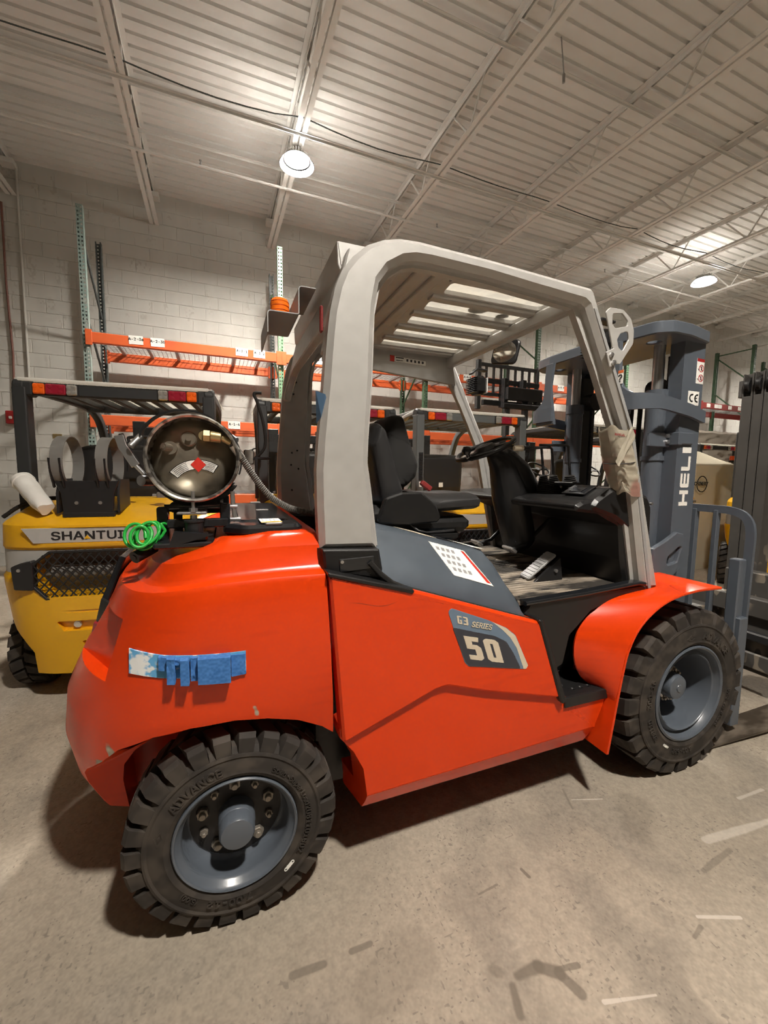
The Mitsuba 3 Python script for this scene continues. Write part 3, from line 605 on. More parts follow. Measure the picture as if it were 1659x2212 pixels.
# rear cross member, visor and beacon
cm = [(-.56, 2.30), (.56, 2.30), (.56, 1.93), (.50, 1.93), (.485, 2.0), (.44, 2.06), (.36, 2.085), (-.36, 2.085), (-.44, 2.06), (-.485, 2.0), (-.50, 1.93), (-.56, 1.93)]
def lean(m, a=-8): return mov(m, (.355, 0, 1.93), rot('y', 9))
H('rear_cross_member', mov(prism([(y, z - 1.93) for y, z in cm], 'x', -.02, .02, .006), (.34, 0, 1.93), rot('y', 14)), 'm_silver', 30)
H('rear_roof_plate', cat(hull([(.40, -.55, 2.21), (.40, .55, 2.21), (.56, -.55, 2.30), (.56, .55, 2.30), (.40, -.55, 2.19), (.40, .55, 2.19), (.57, -.55, 2.28), (.57, .55, 2.28)])), 'm_silver', 30)
H('visor_plate', cat(prism([(.385, 2.338), (.40, 2.338), (.408, 2.262), (.42, 2.232), (.405, 2.225), (.388, 2.26)], 'y', -.50, .50, .002), prism(fillet([(.388, 2.338), (.520, 2.338), (.42, 2.225), (.40, 2.255)], [.004, .004, .02, .03]), 'y', -.503, -.497, .001), box(.385, .53, -.50, .50, 2.334, 2.338, .001)), 'm_silver', 30)
H('marker_lamp', box(.312, .322, -.556, -.535, 2.00, 2.09, .004), 'm_dark_red', label='dark red side marker lamp')
def zs(pts, y0, y1, t=.005):
    o = inset(np.array(pts + pts[:0]), 0) ; P = [A(*p) for p in pts]; nrm = []
    for a in range(len(P)):
        d = (P[min(a + 1, len(P) - 1)] - P[max(a - 1, 0)]); d = d / np.linalg.norm(d); nrm.append(A(-d[1], d[0]))
    return prism([tuple(p) for p in P] + [tuple(p + n * t) for p, n in zip(P[::-1], nrm[::-1])], 'y', y0, y1, .0008)
bk = H('beacon_bracket', zs([(.172, 2.088), (.172, 2.165), (.176, 2.171), (.182, 2.173), (.292, 2.173), (.298, 2.176), (.300, 2.182), (.300, 2.278), (.303, 2.284), (.308, 2.287), (.37, 2.287)], -.20, .12), 'm_grey', 25, 'grey folded plate carrying the beacon')
bc_ = put(bk, 'beacon_base', cyl((.238, -.04, 2.177), (.238, -.04, 2.192), .042, n=28), 'm_black')
put(bk, 'beacon', mov(lathe([(0, 0), (.042, 0), (.042, .014), (.039, .017), (.042, .020), (.042, .034), (.039, .037), (.042, .040), (.042, .054), (.039, .057), (.042, .060), (.042, .072), (.039, .075), (.041, .079), (.036, .090), (.022, .098), (0, .10)], 36), (.238, -.04, 2.19)), 'm_amber', 40, 'amber ribbed warning beacon')
sl = H('safety_label', prism([(1.01, 2.232), (1.255, 2.222), (1.257, 2.252), (1.01, 2.264)], 'y', .532, .535), 'm_paper', label='strip of safety pictograms')
put(sl, 'red_field', prism([(1.0, 2.230), (1.03, 2.229), (1.03, 2.266), (1.0, 2.267)], 'y', .531, .5335), 'm_red_strip')
put(sl, 'pictograms', cat(*[box(1.115 + .028 * a, 1.128 + .028 * a, .531, .5325, 2.237 - .001 * a, 2.252 - .001 * a, 0) for a in range(5)], box(1.04, 1.095, .531, .5325, 2.252, 2.258, 0), box(1.04, 1.09, .531, .5325, 2.236, 2.240, 0)), 'm_black', False)
H('inner_roof_side', prism([(.56, 2.19), (1.49, 2.115), (1.46, 2.30), (.56, 2.30)], 'y', .535, .56, .004), 'm_silver')
# hood, seal and labels
hs = [(.53, 1.045), (.53, 1.225)]
def hood():
    sec = [(-.675, 0), (-.672, .03), (-.640, .085), (-.50, .185), (-.46, .203), (.46, .203), (.50, .185), (.640, .085), (.672, .03), (.675, 0)]
    cols = []
    for x, z0, top, inw in ((.50, 1.118, 1.0, 0), (.535, 1.104, 1.0, 0), (.75, 1.037, 1.08, 0), (.98, .962, 1.15, 0), (1.06, .935, 1.17, .0), (1.10, .925, 1.02, .004), (1.135, .915, .78, .012), (1.158, .905, .42, .02), (1.168, .90, .02, .03)):
        cols.append([(x, y * (1 - inw), z0 + (.03 if z else 0) * 0 + z * top) for y, z in sec])
    V = np.array(cols); m = grid(V); n_ = V.shape[1]; a = np.arange(n_)
    base = V.copy(); 
    return m[0], m[1][:, ::-1]
hd_ = H('hood', hood(), 'm_slategrey', 40, 'slate grey engine hood')
for s in (-1, 1):
    H('rubber_seal', sweep([(.46, s * .668, 1.20), (.50, s * .672, 1.155), (.545, s * .676, 1.118), (.60, s * .680, 1.093), (1.0, s * .684, .962), (1.165, s * .684, .908)], rrect(.020, .026, .006), up=(0, 0, 1)), 'm_rubber')
def on_slope(x, t, lift=.0015):
    """Point of the hood's sloping side at length x, t from the lower ridge (0) to the upper ridge (1)."""
    xs_, z0s, ks = [.535, .75, .98, 1.06], [1.104, 1.037, .962, .935], [1.0, 1.08, 1.15, 1.17]
    z0, k2 = np.interp(x, xs_, z0s), np.interp(x, xs_, ks)
    return A(x, -.640 + .14 * t, z0 + (.085 + .10 * t) * k2) + lift * A(.25, -.6, .76)
def quad_label(c, lift=.0015):
    P = [on_slope(x, t, lift) for x, t in c]; Q = [on_slope(x, t, lift + .0008) for x, t in c]
    return hull(P + Q)
wl = H('warning_label', quad_label([(.775, 1.0), (.945, .97), (1.01, .02), (.825, .06)]), 'm_paper', label='large white safety label with red edge')
put(wl, 'red_edge', quad_label([(.925, .93), (.938, .93), (1.0, .08), (.982, .08)], .0026), 'm_red_strip')
put(wl, 'pictograms', cat(*[quad_label([(x, t), (x + w_, t), (x + w_, t - h_), (x, t - h_)], .0026) for x, t, w_, h_ in [(.80 + .024 * a + .012 * b, .88 - .19 * b, .014, .10) for a in range(4) for b in range(4)]]), 'm_grey', False)
def top_label(x0, x1, y0, y1, m, nm, lbl=None):
    P = [(x0, y1), (x0 + .05, y0), (x1 + .05, y0), (x1, y1)]
    zz = lambda x: np.interp(x, [.535, .75, .98, 1.06], [1.104, 1.037, .962, .935]) + .203 * np.interp(x, [.535, .75, .98, 1.06], [1.0, 1.08, 1.15, 1.17])
    return H(nm, hull([(x, y, zz(x) + d) for x, y in P for d in (.001, .0028)]), m, False, lbl)
top_label(.70, .79, -.45, -.30, 'm_cream_decal', 'warning_label', 'cream warning label on the hood top')
top_label(.80, .88, -.455, -.30, 'm_gloss_black', 'data_plate', 'black riveted data plate'); top_label(.89, .955, -.458, -.32, 'm_gloss_black', 'data_plate', 'second black riveted data plate'); top_label(.965, 1.03, -.46, -.32, 'm_paper', 'warning_label', 'white label with red border')
# fenders
FP = [(1.553, .255), (1.560, .265), (1.619, .618), (1.654, .750), (1.722, .849), (1.834, .923), (1.954, .959), (2.096, .974), (2.262, .972)]
def fender():
    o = spline(FP[1:], 5); t = .012; d = np.gradient(o, axis=0); d /= np.linalg.norm(d, axis=1, keepdims=True); n_ = np.c_[d[:, 1], -d[:, 0]]
    P = np.vstack([o, (o + n_ * t)[::-1]])
    m = prism(P, 'y', -.762, -.43, .003)
    return m
inner = prism(fillet([(1.545, .29), (1.62, .52), (1.40, .64), (1.425, .79), (1.545, .885), (1.74, .950), (1.90, .972), (2.0, .955), (1.86, .925), (1.73, .85), (1.665, .75), (1.63, .618), (1.575, .28)], .01), 'y', -.70, -.66, .006)
for fn in (lambda m: m, mir):
    fe = H('front_fender', fn(fender()), 'm_orange', 28, 'orange curved front fender')
backp = sweep(spline([(1.60, -.66, .535), (1.615, -.66, .64), (1.645, -.66, .745), (1.70, -.66, .835), (1.80, -.66, .905), (1.93, -.66, .953)], 5), rrect(.06, .006, .002), up=(0, -1, 0))
# wide orange web between fender lip and cab side
def web():
    edge = spline([(1.600, .50), (1.619, .618), (1.654, .750), (1.722, .849), (1.834, .923), (1.954, .959), (2.1, .973)], 6)
    inn_ = spline([(1.600, .50), (1.50, .60), (1.46, .70), (1.475, .80), (1.56, .885), (1.72, .945), (2.1, .975)], 6)
    n_ = min(len(edge), len(inn_)); e, q = edge[:n_], inn_[:n_]
    rows = []
    for t, y in ((0, -.757), (.33, -.722), (.67, -.682), (1, -.640)): rows.append(np.c_[e[:, 0] * (1 - t) + q[:, 0] * t, np.full(n_, y), e[:, 1] * (1 - t) + q[:, 1] * t])
    V = np.array(rows); a = grid(V); b = grid(V + A(.006, .012, -.006))
    return cat(a, (b[0], b[1][:, ::-1]))
for fn in (lambda m: m, mir): H('fender_web', fn(web()), 'm_orange', 40)
# step, floor, dash
stp = prism(fillet([(1.352, -.705), (1.60, -.705), (1.625, -.66), (1.62, -.46), (1.50, -.46), (1.352, -.60)], .006), 'z', .522, .545, .004, [circ(.007, 8, (1.40 + .045 * a + .02 * (b % 2), -.66 + .05 * b))[::-1] for a in range(5) for b in range(4) if not (b == 3 and a < 2) and not (a, b) in ((1, 1), (0, 0), (4, 0))])
for fn in (lambda m: m, mir):
    st = H('step', fn(cat(stp, box(1.352, 1.60, -.712, -.702, .498, .545, .003))), 'm_plastic', 30, 'black perforated step plate')
    for p in ((1.455, -.525), (1.41, -.615), (1.59, -.60)): put(st, 'bolt', fn(cat(cyl((*p, .545), (*p, .548), .013, n=16), cyl((*p, .548), (*p, .555), .008, n=12))), 'm_steel')
cabside = cat(prism(fillet([(1.165, .905), (1.20, .965), (1.87, .985), (1.93, .955), (1.74, .945), (1.55, .89), (1.43, .79), (1.40, .66), (1.31, .62)], .02), 'y', -.640, -.60, .006), prism(fillet([(1.20, .94), (1.56, .88), (1.44, .75), (1.44, .52), (1.30, .52)], .02), 'y', -.56, -.50, .006), box(1.28, 1.62, -.50, -.46, .50, .95, .01))
for fn in (lambda m: m, mir): H('cab_sill', fn(cabside), 'm_plastic', 30)
edge = sweep([(1.17, -.628, .966), (1.50, -.628, .978), (1.83, -.628, .998), (1.88, -.628, .990)], rrect(.02, .05, .008), up=(0, 0, 1))
for fn in (lambda m: m, mir): H('floor_edge', fn(edge), 'm_gloss_black')
fm = cat(box(1.05, 1.90, -.61, .61, .945, .968, .004), *[mov(prism(rrect(.40, .016, .008, 3), 'z', .966, .972, .002), (1.40 + .05 * math.sin(a * 1.7), -.56 + .032 * a, 0)) for a in range(36)])
H('floor_mat', fm, 'm_mat', 30, 'worn ribbed rubber floor mat')
dsec = [(1.50, 1.345), (1.49, 1.372), (1.53, 1.39), (1.62, 1.405), (1.88, 1.408), (1.955, 1.375), (1.975, .95), (1.84, .95), (1.80, 1.10), (1.775, 1.27), (1.70, 1.30), (1.64, 1.33)]
pod = [(1.56, 1.36), (1.60, 1.402), (1.69, 1.452), (1.81, 1.455), (1.94, 1.41), (1.968, 1.36), (1.975, 1.20), (1.90, 1.20), (1.72, 1.31)]
H('dash', cat(prism(fillet(dsec, .018), 'y', -.575, -.02, .014), prism(fillet([(x + .05, z) for x, z in dsec], .018), 'y', -.03, .575, .014), prism(fillet(pod, .022), 'y', -.590, -.365, .016)), 'm_plastic', 35, 'black moulded dash cowl')
dash = hero + '__dash'
put(dash, 'storage_tray', cat(prism(fillet([(1.60, 1.418), (1.69, 1.462), (1.71, 1.462), (1.62, 1.415)], .004), 'y', -.50, -.36, .003), prism(fillet([(1.62, 1.43), (1.66, 1.447), (1.665, 1.452), (1.625, 1.434)], .002), 'y', -.47, -.39, .002), box(1.70, 1.76, -.34, -.20, 1.452, 1.475, .006)), 'm_gloss_black')
put(dash, 'screw', cyl((1.962, -.592, 1.375), (1.962, -.58, 1.375), .007, n=10), 'm_steel')
sc_ = H('steering_column', cat(blob([(1.62, -.02, 1.15), (1.55, -.02, 1.38), (1.49, -.02, 1.56), (1.44, -.02, 1.61)], [.10, .105, .075, .05], .03, 4), blob([(1.68, -.02, 1.40), (1.60, -.02, 1.52), (1.52, -.02, 1.60)], [.08, .08, .06], .03, 4)), 'm_plastic', 60)
wn = A(-.40, 0, .9165); wc = A(1.395, 0.02, 1.655); wu = A(.9165, 0, .40)
def wring(r, t): 
    return sweep([wc + r * (math.cos(a) * wu + math.sin(a) * A(0, 1, 0)) for a in np.linspace(0, 2 * math.pi, 49)[:-1]], circ(t, 10), closed=True)
sw = H('steering_wheel', wring(.168, .0135), 'm_plastic', 60, 'black steering wheel with spinner knob')
put(sw, 'hub', cat(place_z(lathe([(0, -.03), (.055, -.03), (.07, 0), (.05, .022), (0, .026)], 28), wc, wc + wn)), 'm_plastic', 40)
for a in (60, 180, 300):
    d_ = math.cos(math.radians(a)) * wu + math.sin(math.radians(a)) * A(0, 1, 0); put(sw, 'spoke', sweep([wc + d_ * .05, wc + d_ * .165], rrect(.014, .034, .005), up=wn), 'm_plastic')
kp = wc - wu * .155 + A(0, -.06, 0); put(sw, 'spinner_knob', cat(cyl(kp, kp + wn * .03, .010, n=12), mov(lathe([(0, -.026), (.018, -.022), (.027, 0), (.018, .022), (0, .026)], 22), kp + wn * .048)), 'm_gloss_black', 50)
put(sw, 'knob_clamp', place_z(lathe([(0, -.012), (.014, -.012), (.014, .012), (0, .012)], 14), kp, kp + wn), 'm_steel')
H('shift_lever', cat(cyl((1.50, -.12, 1.645), (1.63, -.20, 1.660), .006, n=10)), 'm_black'); put(hero + '__shift_lever', 'grip', cyl((1.455, -.16, 1.652), (1.515, -.16, 1.654), .015, .017, n=14, bev=.004), 'm_cream_decal', label='pale worn lever grip')
for n_, (yy, xb) in enumerate(((-.14, 1.695), (-.165, 1.745), (-.22, 1.81))):
    top = (xb - .035, yy, 1.655 + .012 * (n_ == 2))
    lv = H('control_lever', sweep([(xb, yy, 1.44), (xb - .02, yy, 1.56), top, (top[0] - .012, yy, top[2] + .008), (top[0] - .19, yy + .01, top[2] + .004)], .007), 'm_black', 60)
    put(lv, 'boot', mov(lathe(sum([[(.050 - .0026 * a, .010 * a), (.042 - .0026 * a, .010 * a + .005)] for a in range(11)], [(0, 0)]) + [(0, .11)], 24), (xb, yy, 1.405), rot('y', -8), (1.0 + .45 * (n_ == 2), 1.0, 1.0)), 'm_rubber', 20)
for n_, (px_, py_, w_) in enumerate(((1.44, .14, .075), (1.50, -.10, .08))):
    pd = H('pedal', mov(prism(rrect(.055, w_ * 1.2, .016), 'z', -.008, .008, .004), (px_, py_, 1.085 - .0 * n_), rot('y', 35)), 'm_steel', 30, 'bare metal brake pedal' if n_ else 'bare metal inching pedal'); put(pd, 'arm', sweep([(px_, py_, 1.08), (px_ + .10, py_, 1.10), (px_ + .28, py_, 1.25)], .011), 'm_black')
pd = H('accelerator_pedal', mov(cat(prism(rrect(.20, .075, .01), 'z', 0, .014, .004), *[box(-.09 + .02 * a, -.082 + .02 * a, -.034, .034, .013, .017, .001) for a in range(9)]), (1.51, -.33, 1.035), rot('y', -38) @ rot('z', -6)), 'm_grey', 30, 'ribbed grey accelerator pedal'); put(pd, 'hinge_block', hull([(1.44, -.385, .968), (1.44, -.37, .968), (1.62, -.385, .968), (1.62, -.37, .968), (1.60, -.385, 1.085), (1.60, -.37, 1.085)]), 'm_black'); put(pd, 'hinge_nut', cyl((1.57, -.395, 1.02), (1.57, -.385, 1.02), .010, n=6), 'm_steel')
# seat
def cushion(sec, y0, y1, r, bul=.012, soft=1):
    """Padded slab: side section (x, z) carried between y0 and y1 with rounded, bulging rims."""
    S = fillet(sec, r, 5); rows = []
    for t in np.linspace(-1, 1, 13):
        e = 1 - abs(t) ** 5; yy = (y0 + y1) / 2 + (y1 - y0) / 2 * t
        rows.append(np.c_[inset(ccw(S), .028 * (1 - e) - bul * 0), np.full(len(S), yy)])
    V = np.array(rows)[:, :, [0, 2, 1]]; n_ = V.shape[1]; f = []
    a = np.arange(n_); b = (a + 1) % n_
    for q in range(len(rows) - 1): f += [np.c_[q * n_ + a, q * n_ + b, (q + 1) * n_ + b], np.c_[q * n_ + a, (q + 1) * n_ + b, (q + 1) * n_ + a]]
    t0 = np.asarray(m3.triangulate([ccw(rows[0][:, :2])])); f += [t0, t0[:, ::-1] + (len(rows) - 1) * n_]
    m = trimesh.Trimesh(V.reshape(-1, 3), np.vstack(f), process=True); m.fix_normals()
    v_, f_ = trimesh.remesh.subdivide_loop(m.vertices, m.faces, 1) if soft else (m.vertices, m.faces); return np.array(v_), np.array(f_)
se = H('seat', cushion([(.82, 1.40), (.83, 1.425), (1.0, 1.412), (1.20, 1.415), (1.225, 1.385), (1.21, 1.325), (.86, 1.31)], -.25, .25, .025), 'm_seat', 50, 'black operator seat')
put(se, 'backrest', cushion([(.625, 1.735), (.655, 1.755), (.70, 1.72), (.79, 1.44), (.80, 1.36), (.66, 1.34), (.64, 1.45), (.60, 1.64)], -.25, .25, .06), 'm_seat', 50)
put(se, 'headrest', cushion([(.745, 1.79), (.79, 1.80), (.815, 1.78), (.85, 1.66), (.895, 1.56), (.885, 1.49), (.83, 1.44), (.76, 1.42), (.70, 1.55), (.70, 1.70)], -.19, .19, .055), 'm_seat_cloth', 50)
for s in (-1, 1):
    put(se, 'side_cover', prism(fillet([(.62, 1.285), (.66, 1.40), (.74, 1.425), (.84, 1.425), (.92, 1.36), (.945, 1.305), (.925, 1.282), (.80, 1.275)], .02), 'y', s * .285 - .018, s * .285 + .018, .008), 'm_plastic')
    put(se, 'buckle', mov(box(-.03, .03, -.012, .012, -.012, .012, .004), (.86, s * -.30, 1.455), rot('y', 35)), 'm_dark_red', label='orange and black belt buckle')
put(se, 'suspension', cat(box(.66, 1.16, -.23, .23, 1.215, 1.30, .03), box(.70, 1.10, -.21, .21, 1.18, 1.22, .01), box(.60, .80, -.22, .22, 1.235, 1.36, .04)), 'm_plastic', 40)
put(se, 'adjust_lever', sweep([(.80, -.27, 1.27), (.83, -.29, 1.245), (.87, -.30, 1.235), (1.02, -.29, 1.24)], .006), 'm_black')
# mirror, pillar handle, head lamps
mr = H('mirror', mov(prism(rrect(.17, .135, .028), 'x', -.018, .006, .006), (1.50, -.0, 2.20), rot('z', 18) @ rot('x', 10) @ rot('y', 6)), 'm_black', 35, 'convex rear view mirror')
def dome(w, h, n=14):
    g = np.linspace(-1, 1, n); V = np.array([[(-.028 + .010 * (a * a + b * b), a * w / 2 * (1 - .06 * b * b), b * h / 2 * (1 - .06 * a * a)) for b in g] for a in g]); m = grid(V); return m[0], m[1][:, ::-1]
put(mr, 'glass', mov(dome(.155, .12), (1.50, -.0, 2.20), rot('z', 18) @ rot('x', 10) @ rot('y', 6)), 'm_mirror', True)
put(mr, 'bracket', cat(box(1.48, 1.53, -.02, .03, 2.26, 2.30, .006), cyl((1.512, 0, 2.19), (1.512, 0, 2.28), .010, n=12)), 'm_black')
hnd = prism(fillet([(1.605, 2.017), (1.62, 2.085), (1.570, 2.228), (1.592, 2.249), (1.672, 2.251), (1.722, 2.220), (1.745, 2.170), (1.746, 2.112), (1.672, 2.014)], [.004, .01, .012, .012, .03, .03, .03, .03, .012]), 'y', -.604, -.596, .0015,
            [fillet([(1.609, 2.226), (1.668, 2.234), (1.705, 2.205), (1.703, 2.184), (1.632, 2.166), (1.612, 2.180)], .01)[::-1], fillet([(1.708, 2.164), (1.716, 2.128), (1.682, 2.070), (1.657, 2.086), (1.645, 2.118), (1.662, 2.146)], .012)[::-1]])
ph = H('pillar_handle', cat(hnd, prism(fillet([(1.545, 2.045), (1.592, 2.068), (1.622, 2.005), (1.570, 1.982)], .004), 'y', -.640, -.632, .002), hull([(1.588, -.64, 2.066), (1.615, -.64, 2.008), (1.620, -.60, 2.085), (1.612, -.60, 2.015), (1.60, -.63, 2.066), (1.63, -.60, 2.02)])), 'm_silver', 30, 'flat pale grab handle bolted to the front pillar')
for p in ((1.572, 2.034), (1.588, 2.003)): put(ph, 'bolt', cat(cyl((p[0], -.648, p[1]), (p[0], -.636, p[1]), .011, n=6), cyl((p[0], -.652, p[1]), (p[0], -.646, p[1]), .006, n=10)), 'm_steel')
for y in (-.50, .52):
    hl = H('head_lamp', cat(box(1.615, 1.70, y - .06, y + .06, 2.06, 2.185, .02), *[box(1.595, 1.62, y - .055, y + .055, 2.07 + .012 * a, 2.075 + .012 * a, .001) for a in range(9)]), 'm_plastic', 35, 'black finned head lamp'); put(hl, 'lamp_arm', sweep([(1.60, y, 2.20), (1.64, y, 2.235), (1.72, y, 2.23)], rrect(.012, .05, .004), up=(0, 0, 1)), 'm_black'); put(hl, 'lens', box(1.70, 1.708, y - .052, y + .052, 2.07, 2.175, .004), 'm_white')
# ---------------------------------------------------------------- wheels
def arc_text(s, h, r, deg, z, d=.006, bold=True, tilt=0.0):
    """Raised lettering round a circle, tops outward, reading clockwise, centred on the angle deg."""
    v, f = centred(text(s, h, d, bold)); rr = r + v[:, 1]; a = math.radians(deg) - v[:, 0] / r
    return np.c_[rr * np.cos(a), rr * np.sin(a), z + v[:, 2]], f
def tyre_mesh(R, rs, rim, w, N, lug=.72, skew=.10, words=()):
    core = lathe([(rim, -w + .01), (rs, -w), (R - .05, -w + .02), (R - .034, -w + .05), (R - .034, -.05), (R - .045, -.02), (rs + .004, -.006), (rs + .004, .002), (rs - .004, .005), (rs - .011, .001), ((rs + rim) / 2 + .01, .006), (rim + .035, .004), (rim + .022, .009), (rim + .012, .004), (rim + .004, -.004), (rim, -.02)], 84)
    ms = [core]; da = 2 * math.pi / N
    for side in (0, 1):
        for k in range(N):
            a0 = k * da + side * da * .5; P = []
            def pt(r, a, c): return (r * math.cos(a), r * math.sin(a), c if not side else -w - c)
            hw = da * lug / 2
            for sg in (-1, 1):
                hb = hw * .93
                P += [pt(rs + .002, a0 + sg * hw * .96, -.002), pt(R - .016, a0 + sg * hb, -.008), pt(R - .003, a0 + sg * hb * .97, -.022), pt(R - .005, a0 + sg * hb * .94 + skew * .0, -.03)]
                P += [pt(R, a0 + sg * hb + skew * da * 4, -w * .47), pt(R - .04, a0 + sg * hw + skew * da * 4, -w * .47), pt(R - .04, a0 + sg * hw, -.02)]
            ms.append(hull(P))
    for wd in words: ms.append(wd)
    return cat(*ms)
def diamond(r, deg, z, s):
    v, f = plate([(-s, 0), (0, -s * .55), (s, 0), (0, s * .55)], .003, .0, [fillet([(-s * .62, 0), (0, -s * .33), (s * .62, 0), (0, s * .33)], 0)[::-1]])
    v2, f2 = plate([(-s * .3, 0), (0, -s * .17), (s * .3, 0), (0, s * .17)], .003); v, f = cat((v, f), (v2, f2))
    a = math.radians(deg) - v[:, 0] / r; rr = r + v[:, 1] + .012
    return np.c_[rr * np.cos(a), rr * np.sin(a), z + v[:, 2]], f
WR = rot('x', 90)
TYR = tyre_mesh(.338, .272, .193, .19, 26, words=[arc_text('ADVANCE', .026, .222, 122, .004), diamond(.222, 165, .004, .027), arc_text('Solid-Super Load', .017, .225, 36, .004), arc_text('2081101802', .019, .224, -11, .004), arc_text('7.00-12', .024, .218, -97, .004), arc_text('(5.00)', .015, .220, -131, .004)])
TYF = tyre_mesh(.4313, .353, .246, .30, 24, .76, .08, words=[arc_text('ADVANCE', .034, .285, 58, .004), diamond(.285, 96, .004, .034), arc_text('300-15', .026, .288, 170, .004), arc_text('208110', .024, .288, 207, .004), arc_text('8.00-522', .022, .285, -98, .004), arc_text('Solid-Super Load', .018, .286, -25, .004)])
RIMR = lathe([(.0, -.16), (.055, -.16), (.055, -.098), (.155, -.098), (.168, -.085), (.172, -.05), (.166, -.03), (.172, -.016), (.183, -.006), (.186, .004), (.191, .007), (.195, .003), (.195, -.012), (.185, -.16)][::-1], 64)
RIMF = lathe([(.0, -.29), (.06, -.29), (.06, -.212), (.165, -.212), (.178, -.200), (.186, -.15), (.190, -.06), (.192, -.022), (.198, -.015), (.206, -.022), (.216, -.036), (.226, -.024), (.231, .0), (.239, .006), (.2475, .002), (.2475, -.02), (.235, -.29)][::-1], 72)
RIMR = (RIMR[0], RIMR[1]); S_TR, S_TF, S_RR, S_RF = shared(TYR, 'm_tyre', 30), shared(TYF, 'm_tyre', 30), shared(RIMR, 'm_rim', 40), shared(RIMF, 'm_rim', 40)
def hexnut(r, h): return cat(mov(plate(circ(r, 6), h, .002), (0, 0, 0)), cyl((0, 0, h), (0, 0, h + .012), r * .55, n=12, bev=.002))
NUT_L, NUT_S = shared(hexnut(.0165, .016), 'm_nut', 30) if False else None, None
mat('m_nut', prin((.30, .27, .23), rough=.4, metal=.6))
NUT_L, NUT_S, NUT_F = shared(hexnut(.021, .016), 'm_nut', 30), shared(hexnut(.0145, .012), 'm_nut', 30), shared(hexnut(.0145, .016), 'm_nut', 30)
mat('m_rim_disc', prin((.012, .011, .011), rough=.5))
HUBR = lathe([(0, -.10), (.060, -.10), (.060, -.045), (.056, -.040), (.058, -.036), (.056, -.005), (.050, .004), (.03, .008), (0, .008)], 48)
S_HUB = shared(HUBR, 'm_rim', 40)
HUBF = lathe([(0, -.21), (.080, -.21), (.094, -.20), (.094, -.125), (.068, -.12), (.066, -.075), (.060, -.060), (.048, -.055), (.02, -.054), (.018, -.050), (0, -.050)], 48)
S_HUBF = shared(HUBF, 'm_rim', 40)
for rear in (True, False):
    for s in (-1, 1):
        c = (0 if rear else 2.148, s * (.70 if rear else .7274), .333 if rear else .4253)
        At = T().translate(list(c)).rotate([1, 0, 0], 90) if s < 0 else T().translate(list(c)).rotate([1, 0, 0], -90)
        w = put(hero, 'rear_wheel' if rear else 'front_wheel', S_RR if rear else S_RF, None, at=At, label=('grey steel rear wheel' if rear else 'deep grey steel front wheel') + ' with black solid tyre')
        def sub(nm, m, at=None, lab=None): return put(w, nm, m, None, at=At if at is None else At @ at, label=lab)
        sub('tyre', S_TR if rear else S_TF, None, 'black solid rubber tyre with blocky tread')
        sub('hub', S_HUB if rear else S_HUBF)
        if rear:
            sub('disc', shared(lathe([(.058, -.0975), (.150, -.0975), (.150, -.0955), (.058, -.0955)], 48), 'm_rim_disc'))
            for k in range(10): sub('wheel_nut', NUT_L if k % 2 == 0 else NUT_S, T().rotate([0, 0, 1], 36 * k + 20).translate([.112, 0, -.096]))
        else:
            for k in range(12): sub('wheel_nut', NUT_F, T().rotate([0, 0, 1], 30 * k + 8).translate([.081, 0, -.124]))
        if s < 0:
            a = -45 if rear else 236; r_ = .233 if rear else .287
            tg = cat(plate(fillet([(-.022, -.006), (.022, -.006), (.022, .006), (-.022, .006)], .0055), .0015, 0, [fillet([(-.019, -.0035), (.019, -.0035), (.019, .0035), (-.019, .0035)], .003)[::-1]]), plate([(-.013, -.003), (.013, -.003), (.013, .003), (-.013, .003)], .0014))
            sub('approval_mark', shared(mov(tg, (0, 0, .006)), 'm_paper', False), T().rotate([0, 0, 1], a).translate([r_, 0, 0]).rotate([0, 0, 1], -90), 'small white oval mark on the tyre')
